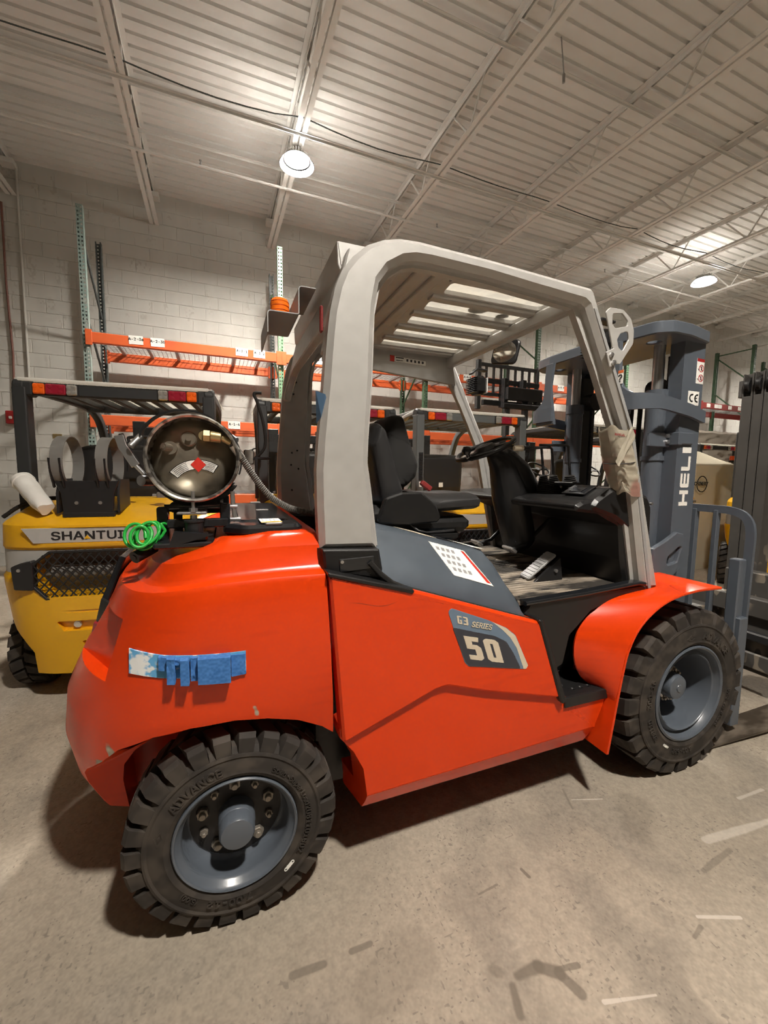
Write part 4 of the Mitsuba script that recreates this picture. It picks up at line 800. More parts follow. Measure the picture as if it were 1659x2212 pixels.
# ---------------------------------------------------------------- mast, carriage, load backrest
def rail_m(s):
    P = [(2.362, .42), (2.532, .42), (2.532, .34), (2.505, .34), (2.505, .392), (2.389, .392), (2.389, .34), (2.362, .34)]
    P = [(x, y * s) for x, y in P]; P = P if s > 0 else P[::-1]
    return prism(P, 'z', .22, 2.255, .004)
for s in (-1, 1):
    r_ = H('mast_rail', rail_m(s), 'm_mast', 25, 'slate grey mast rail')
    if s < 0:
        HL = [[(0, 0), (.022, 0), (.022, .026), (.066, .026), (.066, 0), (.088, 0), (.088, .072), (.066, .072), (.066, .045), (.022, .045), (.022, .072), (0, .072)], fillet([(.104, 0), (.184, 0), (.184, .016), (.126, .016), (.126, .029), (.184, .029), (.184, .044), (.126, .044), (.126, .056), (.184, .056), (.184, .072), (.104, .072)], [.012, 0, 0, 0, 0, 0, 0, 0, 0, 0, 0, .012]), fillet([(.200, 0), (.282, 0), (.282, .018), (.222, .018), (.222, .072), (.200, .072)], [.012, 0, 0, 0, 0, 0]), [(.300, 0), (.332, 0), (.332, .072), (.300, .072)]]
        put(r_, 'lettering', face_map(cat(*[plate(g_, .0012) for g_ in HL]), (2.480, -.4202, 1.343), (0, 0, 1), (-1, 0, 0)), 'm_paper', False, 'white letters HELI reading upward')
        ce = put(r_, 'approval_sticker', prism([(2.416, 1.987), (2.506, 1.987), (2.506, 1.910), (2.416, 1.910)], 'y', -.4214, -.419), 'm_paper', False, 'white square sticker with CE mark')
        def arcp(cx, cz, R, a0, a1, t=.0042): 
            A_ = np.radians(np.linspace(a0, a1, 14)); return prism([(cx + (R + t) * math.cos(a), cz + (R + t) * math.sin(a)) for a in A_] + [(cx + (R - t) * math.cos(a), cz + (R - t) * math.sin(a)) for a in A_[::-1]], 'y', -.4224, -.4213)
        put(r_, 'approval_lettering', cat(arcp(2.449, 1.949, .019, 70, 290), arcp(2.491, 1.949, .019, 70, 290), prism([(2.473, 1.952), (2.49, 1.952), (2.49, 1.946), (2.473, 1.946)], 'y', -.4224, -.4213)), 'm_black', False)
        ws = put(r_, 'warning_sticker', prism([(2.470, 2.169), (2.530, 2.166), (2.530, 2.030), (2.470, 2.032)], 'y', -.4214, -.419), 'm_paper', False, 'white sticker with two crossed-out figures')
        put(r_, 'sticker_band', prism([(2.470, 2.169), (2.530, 2.166), (2.530, 2.150), (2.470, 2.152)], 'y', -.4222, -.4213), 'm_red', False)
        for cz in (2.115, 2.062):
            put(r_, 'sticker_sign', cat(arcp(2.507, cz, .0185, 0, 360, .002), prism([(2.494, cz + .012), (2.497, cz + .0135), (2.520, cz - .012), (2.517, cz - .0135)], 'y', -.4226, -.4213)), 'm_red', False)
            put(r_, 'sticker_figure', cat(prism(circ(.004, 8, (2.509, cz + .009)), 'y', -.4222, -.4213), prism([(2.504, cz + .004), (2.514, cz + .004), (2.512, cz - .011), (2.505, cz - .011)], 'y', -.4222, -.4213), prism([(2.478, cz - .003), (2.482, cz - .013), (2.485, cz - .012), (2.482, cz - .002)], 'y', -.4222, -.4213)), 'm_black', False)
    H('inner_rail', box(2.40, 2.50, *((-.335, -.30) if s < 0 else (.30, .335)), .12, 2.20, .004), 'm_black')
    cy_ = H('lift_cylinder', cat(cyl((2.33, s * .30, .30), (2.33, s * .30, 1.98), .052, n=28), cyl((2.33, s * .30, 1.60), (2.33, s * .30, 1.625), .060, n=28), cyl((2.33, s * .30, 1.94), (2.33, s * .30, 2.0), .058, n=28)), 'm_mast', 40)
    put(cy_, 'piston_rod', cyl((2.33, s * .30, 1.98), (2.33, s * .30, 2.25), .030, n=24), 'm_steel')
    cl = H('cylinder_clamp', cat(box(2.20, 2.40, *((-.375, -.355) if s < 0 else (.355, .375)), 1.675, 1.755, .004), box(2.36, 2.47, *((-.435, -.415) if s < 0 else (.415, .435)), 1.690, 1.755, .004), box(2.35, 2.38, *((-.435, -.36) if s < 0 else (.36, .435)), 1.685, 1.757, .004)), 'm_mast')
    for z in (1.705, 1.738): put(cl, 'bolt', cyl((2.335, s * .372, z), (2.335, s * .388, z), .012, n=6), 'm_steel')
    H('lift_chain', cat(*[box(2.41, 2.435, *sorted((s * .235 - .012, s * .235 + .012)), 1.0 + .03 * a, 1.032 + .03 * a, .003) for a in range(34)]), 'm_black', 30); H('chain_wheel', cyl((2.42, s * .20, 2.02), (2.42, s * .27, 2.02), .06, n=24), 'm_black', 30)
    # tilt lug low on the rail
    lug = prism(fillet([(2.20, 1.11), (2.30, 1.15), (2.385, 1.195), (2.445, 1.18), (2.455, 1.15), (2.43, .98), (2.33, .90), (2.20, .90)], .018), 'y', s * .43 - .014, s * .43 + .014, .006, [fillet([(2.313, 1.005), (2.40, 1.02), (2.43, 1.105), (2.41, 1.108), (2.325, 1.055)], .014)[::-1]])
    H('tilt_lug', lug, 'm_mast')
    # collar and gusset
    path = spline([(2.045, s * .20, 1.88), (2.045, s * .33, 1.88), (2.075, s * .40, 1.88), (2.15, s * .435, 1.88), (2.30, s * .442, 1.88), (2.52, s * .434, 1.88)], 6)
    zt = np.interp(path[:, 0], [2.04, 2.2, 2.4, 2.53], [1.955, 1.936, 1.905, 1.872]); zb = np.interp(path[:, 0], [2.04, 2.17, 2.4, 2.53], [1.866, 1.869, 1.838, 1.808])
    nrm = np.gradient(path[:, :2], axis=0); nrm /= np.linalg.norm(nrm, axis=1, keepdims=True); nn = np.c_[-nrm[:, 1], nrm[:, 0]] * s * .022
    q = np.arange(len(path)); V = np.vstack([np.c_[path[:, :2], zb], np.c_[path[:, :2], zt], np.c_[path[:, :2] + nn, zt], np.c_[path[:, :2] + nn, zb]]); n_ = len(path); f = []
    for a in range(n_ - 1):
        for b in range(4): p0, p1, p2, p3 = b * n_ + a, b * n_ + a + 1, ((b + 1) % 4) * n_ + a + 1, ((b + 1) % 4) * n_ + a; f += [(p0, p1, p2), (p0, p2, p3)]
    f += [(0, n_, 2 * n_), (0, 2 * n_, 3 * n_), (n_ - 1, 3 * n_ - 1, 2 * n_ - 1), (n_ - 1, 4 * n_ - 1, 3 * n_ - 1)]
    tmm = trimesh.Trimesh(V, f); tmm.fix_normals()
    H('mast_collar', (np.array(tmm.vertices), np.array(tmm.faces)), 'm_mast', 30)
    gp = [(.19, 1.845), (.36, 1.845), (.37, 1.96), (.345, 1.975), (.315, 2.0), (.295, 2.05), (.285, 2.25), (.215, 2.25), (.235, 2.10), (.22, 2.0)]
    H('mast_gusset', prism([(s * a, b) for a, b in gp], 'x', 2.04, 2.062, .003), 'm_mast', 30)
H('mast_top_plate', prism(fillet([(2.08, -.30), (2.10, -.44), (2.18, -.49), (2.32, -.485), (2.535, -.44), (2.535, .44), (2.32, .485), (2.18, .49), (2.10, .44), (2.08, .30)], [.05, .08, .06, .2, .02, .02, .2, .06, .08, .05], 6), 'z', 2.25, 2.315, .006, [circ(.035, 20, (2.24, -.33))[::-1], circ(.035, 20, (2.24, .36))[::-1]]), 'm_mast', 30, 'slate grey top cross plate of the mast')
H('cross_member', cat(box(2.40, 2.50, -.34, .34, 1.20, 1.32, .006), box(2.40, 2.50, -.34, .34, .40, .55, .006)), 'm_mast')
wy = H('warning_sticker', prism([(-.318, 2.088), (-.286, 2.088), (-.280, 2.015), (-.316, 2.015)], 'x', 2.0378, 2.041), 'm_paper', False, 'small white and orange hook sticker')
put(wy, 'orange_band', prism([(-.318, 2.088), (-.286, 2.088), (-.2855, 2.073), (-.318, 2.073)], 'x', 2.037, 2.0385), 'm_orange_strip', False); put(wy, 'hook_sign', cat(face_map(centred(text('?', .04, .0008)), (2.0372, -.299, 2.025), (0, -1, 0), (0, 0, 1))), 'm_black', False)
for yy in (-.12, -.06, .05): H('mast_hose', sweep(spline([(2.44, yy, 2.0), (2.43, yy, 1.6), (2.40, yy - .02, 1.2), (2.42, yy, .7)], 6), .014), 'm_rubber', 60)
# tilt cylinder hoses, carriage, backrest
H('carriage', cat(box(2.66, 2.72, -.60, .60, .50, .60, .006), box(2.66, 2.72, -.60, .60, .10, .20, .006), box(2.60, 2.67, -.24, -.20, .08, .75, .004), box(2.60, 2.67, .20, .24, .08, .75, .004)), 'm_black')
b_ = H('load_backrest', sweep(spline([(2.74, -.605, .115), (2.74, -.607, .4), (2.74, -.61, .8), (2.74, -.612, 1.10), (2.74, -.612, 1.185), (2.74, -.600, 1.25), (2.74, -.565, 1.295), (2.74, -.50, 1.315), (2.74, -.42, 1.318), (2.74, 0, 1.318), (2.74, .42, 1.318), (2.74, .50, 1.315), (2.74, .565, 1.295), (2.74, .60, 1.25), (2.74, .612, 1.185), (2.74, .612, .115)], 5), [(-.010, -.022), (.010, -.022), (.010, .022), (-.010, .022)], up=(1, 0, 0)), 'm_mast', 30, 'slate grey load backrest with a rounded top corner')
for y in (-.43, -.31, -.19, -.07, .07, .19, .31, .43): put(b_, 'bar', box(2.722, 2.758, y - .013, y + .013, .55, 1.312, .003), 'm_mast')
for s in (-1, 1): put(b_, 'side_post', cat(box(2.665, 2.725, *sorted((s * .555, s * .615)), .55, 1.05, .006), box(2.67, 2.74, *sorted((s * .585, s * .640)), .08, .72, .005)), 'm_mast')
# ---------------------------------------------------------------- gas bracket on the counterweight
gbk = H('gas_bracket', cat(prism(fillet([(-.235, -.53), (-.055, -.53), (-.05, -.47), (-.05, .10), (-.235, .10)], .01), 'z', 1.258, 1.276, .004), box(-.20, .0, -.46, -.43, 1.316, 1.346, .004), box(-.20, .0, .06, .09, 1.316, 1.346, .004), box(-.232, -.196, -.44, -.40, 1.27, 1.388, .004), box(-.03, .004, -.44, -.40, 1.32, 1.398, .004), box(-.232, -.196, .04, .08, 1.27, 1.388, .004), box(-.03, .004, .04, .08, 1.27, 1.398, .004), hull([(-.19, -.53, 1.26), (-.17, -.53, 1.315), (-.05, -.53, 1.30), (-.19, -.51, 1.26), (-.17, -.51, 1.315), (-.05, -.51, 1.30)]), box(-.16, -.07, -.52, -.42, 1.276, 1.30, .006)), 'm_gloss_black', 30, 'black swing-out bracket for the gas cylinder')
put(gbk, 'cross_tube', cat(cyl((-.21, -.41, 1.382), (.0, -.41, 1.386), .013, n=16), cyl((-.21, .06, 1.382), (.0, .06, 1.386), .013, n=16)), 'm_gloss_black', 40)
put(gbk, 'saddle', cat(*[fromM((m3.Manifold.cylinder(.05, .17, -1, 48) - m3.Manifold.cylinder(.06, .156, -1, 48).translate([0, 0, -.005])).rotate([90, 0, 0]).translate([-.108, y + .05, 1.555]) - m3.Manifold.cube([1, 1, .4], True).translate([0, y, 1.66])) for y in (-.37, .02)], box(-.20, -.02, -.40, .10, 1.365, 1.40, .01)), 'm_black', 30)
pv = put(gbk, 'pivot', mov(lathe([(0, 0), (.030, 0), (.030, .04), (.034, .042), (.034, .048), (.028, .050), (0, .050)], 32), (-.114, -.475, 1.298)), 'm_black', 40); 
put(gbk, 'pivot_bolt', cyl((-.114, -.475, 1.345), (-.114, -.475, 1.362), .011, n=6), 'm_steel')
put(gbk, 'latch_handle', sweep([(.013, -.41, 1.44), (.015, -.41, 1.40), (.018, -.41, 1.375), (.022, -.41, 1.335)], rrect(.016, .024, .005)), 'm_steel', 40); put(gbk, 'latch_pin', cat(cyl((.0, -.42, 1.338), (.04, -.42, 1.338), .008, n=12), cyl((.0, -.42, 1.385), (.03, -.42, 1.385), .007, n=12)), 'm_steel')
put(gbk, 'locating_pin', cat(cyl((-.113, -.49, 1.375), (-.113, -.49, 1.445), .006, n=12), cyl((-.113, -.49, 1.375), (-.113, -.49, 1.388), .014, n=6), box(-.165, -.07, -.50, -.40, 1.366, 1.375, .003)), 'm_steel')
for y in (-.28, .04): put(gbk, 'strap', sweep([(-.108 + .160 * math.cos(a), y, 1.555 + .160 * math.sin(a)) for a in np.linspace(-.35, math.pi + .35, 34)], [(-.0025, -.022), (.0025, -.022), (.0025, .022), (-.0025, .022)], up=(0, 1, 0)) if False else cat(*[sweep([(-.108 + .160 * math.cos(a), y, 1.555 + .160 * math.sin(a)) for a in np.linspace(-.35, math.pi + .35, 34)], [(-.022, -.0025), (.022, -.0025), (.022, .0025), (-.022, .0025)], up=(0, 1, 0))]), 'm_black', 40)
sp = [(-.30, -.25, 1.640), (-.285, -.25, 1.675), (-.245, -.25, 1.713), (-.20, -.25, 1.733), (-.153, -.25, 1.740), (-.105, -.25, 1.736), (-.062, -.25, 1.722), (-.015, -.25, 1.685), (.018, -.25, 1.648)]
put(gbk, 'over_strap', sweep(spline(sp, 4), [(-.020, -.003), (.020, -.003), (.020, .003), (-.020, .003)], up=(0, 1, 0)), 'm_plastic', 40)
for (p, q) in (((-.30, -.25, 1.64), (-.33, -.27, 1.60)), ((.018, -.25, 1.648), (.035, -.27, 1.635))): put(gbk, 'strap_end', cyl(p, q, .012, n=12), 'm_steel')
put(gbk, 'toggle_arm', cat(sweep([(-.37, -.25, 1.64), (-.36, -.25, 1.60), (-.32, -.25, 1.53)], rrect(.01, .03, .003), up=(0, 1, 0)), cyl((-.32, -.25, 1.53), (-.27, -.25, 1.47), .008, n=10), cyl((-.30, -.28, 1.475), (-.26, -.22, 1.475), .02, n=14)), 'm_steel', 40)
H('counterweight_fitting', cat(cyl((-.294, -.49, 1.228), (-.245, -.43, 1.250), .020, n=18), cyl((-.296, -.492, 1.2275), (-.290, -.485, 1.230), .009, n=12)), 'm_plastic', 40, 'black round rubber stop')
# ---------------------------------------------------------------- gas cylinder with its hose
def tank_col(p, n, uv):
    return mix((.30, .265, .21), (.20, .175, .14), smoothstep(.4, .75, fbm(p.x * 12, p.y * 9, p.z * 12, octaves=4)))
mat('m_tank', prin(proc(tank_col), rough=.38, metal=.75)); mat('m_ring', prin(proc(lambda p, n, uv: mix((.50, .49, .46), (.16, .15, .14), smoothstep(.45, .75, noise(p.x * 70, p.y * 40, p.z * 70)))), rough=.28, metal=.85))
tk = thing('gas_cylinder', 'weathered metal gas cylinder lying in the black bracket behind the grey guard', 'gas cylinder', M=HERO)
tp = [(0, 0), (.05, .002), (.10, .016), (.135, .045), (.150, .085), (.152, .11), (.152, .50), (.150, .53), (.13, .58), (.08, .61), (0, .615)]
def along(m): return mov(m, (-.108, -.455, 1.555), rot('x', -90))
put(tk, 'body', along(lathe(tp, 56)), 'm_tank', 50)
put(tk, 'collar', along(lathe([(.136, -.045), (.142, -.050), (.147, -.046), (.147, -.02), (.143, .05), (.137, .05), (.139, -.02), (.136, -.045)][::-1], 64)), 'm_ring', 50, 'scratched bright collar ring')
def at_face(x, z, y=-.455): return (x, y, z)
vg = put(tk, 'valve_boss', cat(cyl((-.122, -.44, 1.622), (-.122, -.465, 1.622), .026, n=24, bev=.004), cyl((-.122, -.46, 1.622), (-.122, -.475, 1.622), .009, n=12)), 'm_tank')
put(tk, 'relief_valve', cat(cyl((-.18, -.42, 1.59), (-.18, -.462, 1.59), .022, n=24), cyl((-.18, -.455, 1.59), (-.198, -.478, 1.592), .013, n=18), cyl((-.198, -.478, 1.592), (-.199, -.480, 1.592), .006, n=10)), 'm_tank')
put(tk, 'coupling', cat(cyl((-.075, -.478, 1.633), (-.055, -.478, 1.632), .021, n=6), cyl((-.055, -.478, 1.632), (-.018, -.478, 1.629), .019, n=24, bev=.003), cyl((-.018, -.478, 1.629), (.012, -.476, 1.613), .012, n=18), cyl((-.075, -.478, 1.633), (-.075, -.44, 1.633), .016, n=16)), 'm_brass', 35, 'brass hose coupling')
def arc_patch(r0, r1, a0, a1, t, c=(-.095, 1.435), y=-.470, n=16):
    A_ = np.radians(np.linspace(a0, a1, n)); P = [(c[0] + r1 * math.cos(a), c[1] + r1 * math.sin(a)) for a in A_] + [(c[0] + r0 * math.cos(a), c[1] + r0 * math.sin(a)) for a in A_[::-1]]
    m = prism(P, 'y', 0, t); v = m[0]; rr = np.hypot(v[:, 0] + .108, v[:, 2] - 1.555); v[:, 1] = -.455 + np.interp(rr, [q[0] for q in tp[:6]], [q[1] for q in tp[:6]]) - .002 - v[:, 1]; return v, m[1][:, ::-1]
lb_ = put(tk, 'hazard_label', arc_patch(.084, .118, 56, 142, .001), 'm_paper', False, 'curved hazard label with red diamond')
put(lb_, 'border', cat(*[arc_patch(a, b, c_, d_, .0016) for a, b, c_, d_ in ((.116, .118, 56, 142), (.084, .086, 56, 142), (.084, .118, 56, 57.5), (.084, .118, 140.5, 142))]), 'm_black', False)
put(lb_, 'print_lines', cat(*[arc_patch(.089 + .0055 * a, .0915 + .0055 * a, b0, b1, .0016) for a in range(5) for b0, b1 in ((60, 88), (110, 137))]), 'm_grey', False)
dm = [(-.095 + .024 * x, 1.535 + .026 * z) for x, z in ((-1, 0), (0, -1), (1, 0), (0, 1))]
v = prism(dm, 'y', 0, .001); vv = v[0]; rr = np.hypot(vv[:, 0] + .108, vv[:, 2] - 1.555); vv[:, 1] = -.455 + np.interp(rr, [q[0] for q in tp[:6]], [q[1] for q in tp[:6]]) - .0042 - vv[:, 1]
put(lb_, 'hazard_diamond', (vv, v[1][:, ::-1]), 'm_red_strip', False)
hp = spline([(.010, -.476, 1.615), (.018, -.47, 1.603), (.041, -.46, 1.570), (.080, -.45, 1.508), (.120, -.44, 1.450), (.161, -.43, 1.409), (.221, -.42, 1.375), (.30, -.40, 1.352), (.38, -.38, 1.33), (.42, -.35, 1.28)], 14)
ln = np.r_[0, np.cumsum(np.linalg.norm(np.diff(hp, axis=0), axis=1))]; sN = np.arange(0, ln[-1], .0016); HPs = np.stack([np.interp(sN, ln, hp[:, i]) for i in range(3)], 1)
def corr(path, r, amp, per):
    m = sweep(path, circ(1.0, 12)); V = m[0].reshape(len(path), 12, 3).copy(); c = path[:, None]; k_ = r + amp * (np.sin(np.arange(len(path)) * 2 * math.pi / per))[:, None, None]
    return (c + (V - c) * k_).reshape(-1, 3), m[1]
mat('m_hose', prin((.10, .095, .085), rough=.6))
gh = H('gas_hose', corr(HPs, .0115, .0018, 4.5), 'm_hose', 60, 'ribbed grey gas hose'); put(gh, 'sleeve', sweep(HPs[8:44], .0145), 'm_ring', 50)
# ---------------------------------------------------------------- loose things on the truck
mat('m_green', prin((.02, .36, .05), rough=.25, coat=.7))
gc = thing('coiled_cord', 'bright green coiled plastic cord dangling off the counterweight edge', 'cord', M=HERO); cp = []
for k in range(5 * 40):
    a = k / 40 * 2 * math.pi; t = k / 200
    R1 = .036 + .006 * math.sin(a * .37 + 1)
    cp.append((-.292 + .058 * t + R1 * math.cos(a) * .85, -.50 + .03 * t + .015 * math.sin(a * .5) + R1 * .35 * math.sin(a), 1.292 + .014 * t + R1 * math.sin(a + .4 * t) + .006 * math.sin(a * .31)))
cp += [(-.215, -.47, 1.335), (-.20, -.45, 1.33), (-.195, -.44, 1.32)]
put(gc, '', sweep(spline(cp, 2), .0052), 'm_green', 60); scene[gc]['to_world'] = HERO
def surf_y(x, z):
    i_ = min(max(np.searchsorted([l[0] for l in LV], z) - 1, 0), len(LV) - 2); l0, l1 = LV[i_], LV[i_ + 1]; t = (z - l0[0]) / (l1[0] - l0[0])
    w, xr = l0[2] + (l1[2] - l0[2]) * t, l0[3] + (l1[3] - l0[3]) * t; s = np.clip((-.03 - x) / (xr - .03), 0, 1)
    return -w * (1 - s ** 2.5) ** (1 / 2.5)
def foam_col(p, n, uv):
    return mix((.035, .125, .36), (.08, .22, .52), noise(p.x * 160, p.y * 160, p.z * 160))
def peel_col(p, n, uv):
    return mix((.12, .36, .62), (.72, .74, .74), smoothstep(.50, .62, fbm(p.x * 30, p.z * 34 + 4, octaves=4)))
mat('m_foam', prin(proc(foam_col), rough=.9, spec=.1)); mat('m_peel', prin(proc(peel_col), rough=.9, spec=.1))
fs = thing('foam_strip', 'torn blue foam strip stuck on the side of the orange counterweight', 'foam strip', M=HERO)
def foam(x0, x1, z0, z1, t, rough=0.0, n=14, seed=1, drop=.078):
    """Slab of foam on the counterweight side; the top edge runs down to the right along the strip."""
    ztop = lambda x: 1.011 - .145 * (x + .29) + .24 * (x + .29) ** 2 * .0 + (.06 * (x + .13) ** 2)
    X = np.linspace(x0, x1, n); Z = np.linspace(0, 1, 10); V = []
    for x in X:
        row = []
        for q in Z:
            zt = np.interp(x, [-.29, -.2, -.1, 0, .04], [.980, .968, .962, .957, .957]); hgt = np.interp(x, [-.29, -.2, 0, .04], [.070, .068, .074, .072])
            z = zt - hgt * (z0 + (z1 - z0) * q); y = surf_y(x, z) - t
            if rough: y -= rough * (meshkit.fbm(A(x * 90, z * 150, seed), 3) - .5) * 2
            row.append((x, y, z))
        V.append(row)
    V = np.array(V); B = V.copy(); B[..., 1] += t + .004; a = grid(V); b = grid(B); nv = len(a[0])
    rim = [i * 10 for i in range(n)] + [(n - 1) * 10 + j for j in range(1, 10)] + [i * 10 + 9 for i in range(n - 2, -1, -1)] + [j for j in range(8, 0, -1)]
    f = []
    for k in range(len(rim)): p, q = rim[k], rim[(k + 1) % len(rim)]; f += [(p, nv + p, nv + q), (p, nv + q, q)]
    tm_ = trimesh.Trimesh(np.vstack([a[0], b[0]]), np.vstack([a[1], b[1][:, ::-1] + nv, np.array(f)])); tm_.fix_normals(); return np.array(tm_.vertices), np.array(tm_.faces)
put(fs, 'backing', foam(-.292, .038, 0, 1, .003, .0012, 40), 'm_peel', 30, 'peeled white and pale blue backing')
for x0, x1, z0, z1, t, r_ in ((-.005, .037, .1, 1.0, .008, .003), (-.098, -.007, 0, 1.08, .036, .0012), (-.118, -.100, .02, 1.0, .020, .004), (-.145, -.122, .02, 1.10, .036, .0012), (-.160, -.146, .06, .30, .022, .002), (-.182, -.160, .0, 1.08, .030, .006), (-.206, -.184, .02, .60, .016, .004)):
    put(fs, 'foam_block', foam(x0, x1, z0, z1, t, r_, 12, x0 * 100), 'm_foam', 30)
def wrap_col(p, n, uv):
    g = fbm(p.x * 16, p.y * 16, p.z * 30, octaves=3); red = smoothstep(.42, .60, noise(p.x * 11 + 5, p.y * 11, p.z * 9)) * smoothstep(1.62, 1.56, p.z)
    return mix(mix((.28, .245, .185), (.44, .40, .32), g), (.30, .12, .10), red * .75)
mat('m_wrap', prin(proc(wrap_col), rough=.22, spec=.6, coat=.6)); mat('m_film', prin((.38, .345, .275), rough=.2, coat=.5))
wp = thing('wrapped_papers', 'papers wrapped in crinkled clear film round the front guard pillar', 'wrapped papers', M=HERO)
zz = np.linspace(1.425, 1.728, 46); V = []
for q, z in enumerate(zz):
    cx = np.interp(z, [1.40, 1.72], [1.788, 1.672]); bulk = .007 * math.sin(math.pi * (z - 1.42) / .31)
    prof = rrect(.108 + 2 * bulk, .100 + 2 * bulk, .034, 8); prof = np.array(prof)
    row = []
    for a, (u, w) in enumerate(prof):
        d_ = (meshkit.fbm(A(a * .35, z * 55, 2.0), 3) - .42) * .010 * (1.3 if z < 1.62 else .5); s_ = 1 + d_ / .06
        row.append((cx + u * s_, -.588 + w * s_, z + .012 * math.sin(a * .5)))
    V.append(row)
V = np.array(V); V = np.concatenate([V, V[:, :1]], 1)
put(wp, 'film', (lambda g: (g[0], g[1][:, ::-1]))(grid(V)), 'm_wrap', 60)
def sheet(corners, n, amp, seed):
    c = [A(*p) for p in corners]; g = np.linspace(0, 1, n); V = np.array([[(c[0] * (1 - a) + c[1] * a) * (1 - b) + (c[3] * (1 - a) + c[2] * a) * b + A(.3, 1, .2) * amp * (meshkit.fbm(A(a * 6, b * 6, seed), 3) - .5) for b in g] for a in g])
    q = grid(V); w_ = grid(V + A(.0, .0012, .0008)); return cat(q, (w_[0], w_[1][:, ::-1]))
put(wp, 'loose_flap', sheet([(1.712, -.652, 1.735), (1.742, -.652, 1.69), (1.622, -.672, 1.553), (1.600, -.672, 1.575)], 14, .010, 3), 'm_film', 60); put(wp, 'loose_corner', sheet([(1.665, -.655, 1.49), (1.690, -.66, 1.445), (1.73, -.655, 1.435), (1.70, -.655, 1.47)], 8, .015, 5), 'm_film', 60)
put(wp, 'print', mov(face_map(centred(text('MANUAL', .011, .0006)), (0, 0, 0), (1, 0, -.05), (.1, 0, 1)), (1.652, -.6445, 1.690)), 'm_dark_red', False)
put(wp, 'string', sweep([(1.722 + .070 * math.cos(a), -.588 + .064 * math.sin(a), 1.575 + .01 * math.sin(a + 1)) for a in np.linspace(0, 2 * math.pi, 30)], .002), 'm_black')
# ---------------------------------------------------------------- yellow forklifts parked nose to the wall (local: x right, y forward, z up, origin under the rear guard posts)
def yel(p, n, uv): return mix((.78, .42, .010), (.72, .375, .010), fbm(p.x * 3, p.y * 3, p.z * 3))
mat('m_yellow', prin(proc(yel), rough=.32, coat=.5)); mat('m_guard', prin((.030, .032, .033), rough=.45)); mat('m_guard_grey', prin((.115, .125, .125), rough=.45))
mat('m_lgrey', prin((.42, .41, .39), rough=.4)); mat('m_rain', {'type': 'principledthin', 'base_color': {'type': 'rgb', 'value': [.80, .79, .75]}, 'roughness': .5, 'diff_trans': 1.2, 'spec_trans': 0.0})
mat('m_sheet', prin((.72, .71, .67), rough=.5)); mat('m_mid', prin((.16, .155, .145), rough=.5))
mat('m_red_glass', prin((.30, .012, .03), rough=.15, coat=.8)); mat('m_amber_glass', prin((.85, .13, .008), rough=.15, coat=.8)); mat('m_clear_glass', prin((.55, .54, .50), rough=.12, metal=.6)); mat('m_beacon_red', prin((.80, .085, .006), rough=.15, coat=.8))
def yloft(LVy, yf, n=20, ex=.62):
    rings = []
    for z, w, yr, ys in LVy:
        t = np.linspace(0, math.pi / 2, n); half = [(w, yf)] + [(w * math.cos(a) ** ex, ys - (yr + ys) * math.sin(a) ** ex) for a in t]
        P = np.array(half + [(-x, y) for x, y in half[-2::-1]]); rings.append(np.c_[P, np.full(len(P), z)])
    k = len(rings[0]); v = np.vstack(rings); f = []; i = np.arange(k); j = (i + 1) % k
    for r in range(len(rings) - 1): f += [np.c_[r * k + i, r * k + j, (r + 1) * k + j], np.c_[r * k + i, (r + 1) * k + j, (r + 1) * k + i]]
    for r in (0, len(rings) - 1):
        Q = ccw(rings[r][:, :2]); t = np.asarray(m3.triangulate([Q])); f.append((t if np.allclose(Q, rings[r][:, :2]) else k - 1 - t) + r * k)
    tm_ = trimesh.Trimesh(v, np.vstack(f), process=True); tm_.fix_normals(); return np.array(tm_.vertices), np.array(tm_.faces)
YL = [(.190, .52, .36, -.05), (.21, .56, .395, -.05), (.50, .62, .43, -.05), (.80, .655, .435, -.05), (.845, .66, .425, -.05), (.87, .65, .40, -.05), (1.01, .65, .395, -.05), (1.03, .655, .415, -.05), (1.165, .65, .41, -.05), (1.18, .64, .395, -.05), (1.215, .61, .33, .0), (1.255, .57, .20, .0), (1.285, .54, .05, .05), (1.30, .50, -.10, .12)]
cwm = toM(yloft(YL, .32))
for s in (-1, 1): cwm = cwm - m3.Manifold.cylinder(.5, .46, -1, 40, True).rotate([0, 90, 0]).translate([s * .70, .10, .30])
GR = [(-.41, .80), (-.34, .72), (.34, .72), (.41, .80), (.41, .92), (.31, 1.0), (-.31, 1.0), (-.41, .92)]
cwm = cwm - toM(prism(GR, 'y', -.55, -.22)) - toM(prism(fillet([(-.30, .565), (-.26, .50), (.26, .50), (.30, .565)], .01), 'y', -.55, -.385)) - toM(prism(fillet([(-.17, .43), (-.14, .37), (.14, .37), (.17, .43)], .01), 'y', -.55, -.365)) - toM(prism(rrect(.70, .016, .007, 3, (0, .625)), 'y', -.55, -.424))
cwm = cwm - toM(prism([(-.46, 1.152), (-.40, 1.055), (.40, 1.055), (.46, 1.152)], 'y', -.55, -.399))
YCW = shared(fromM(cwm), 'm_yellow', 30)
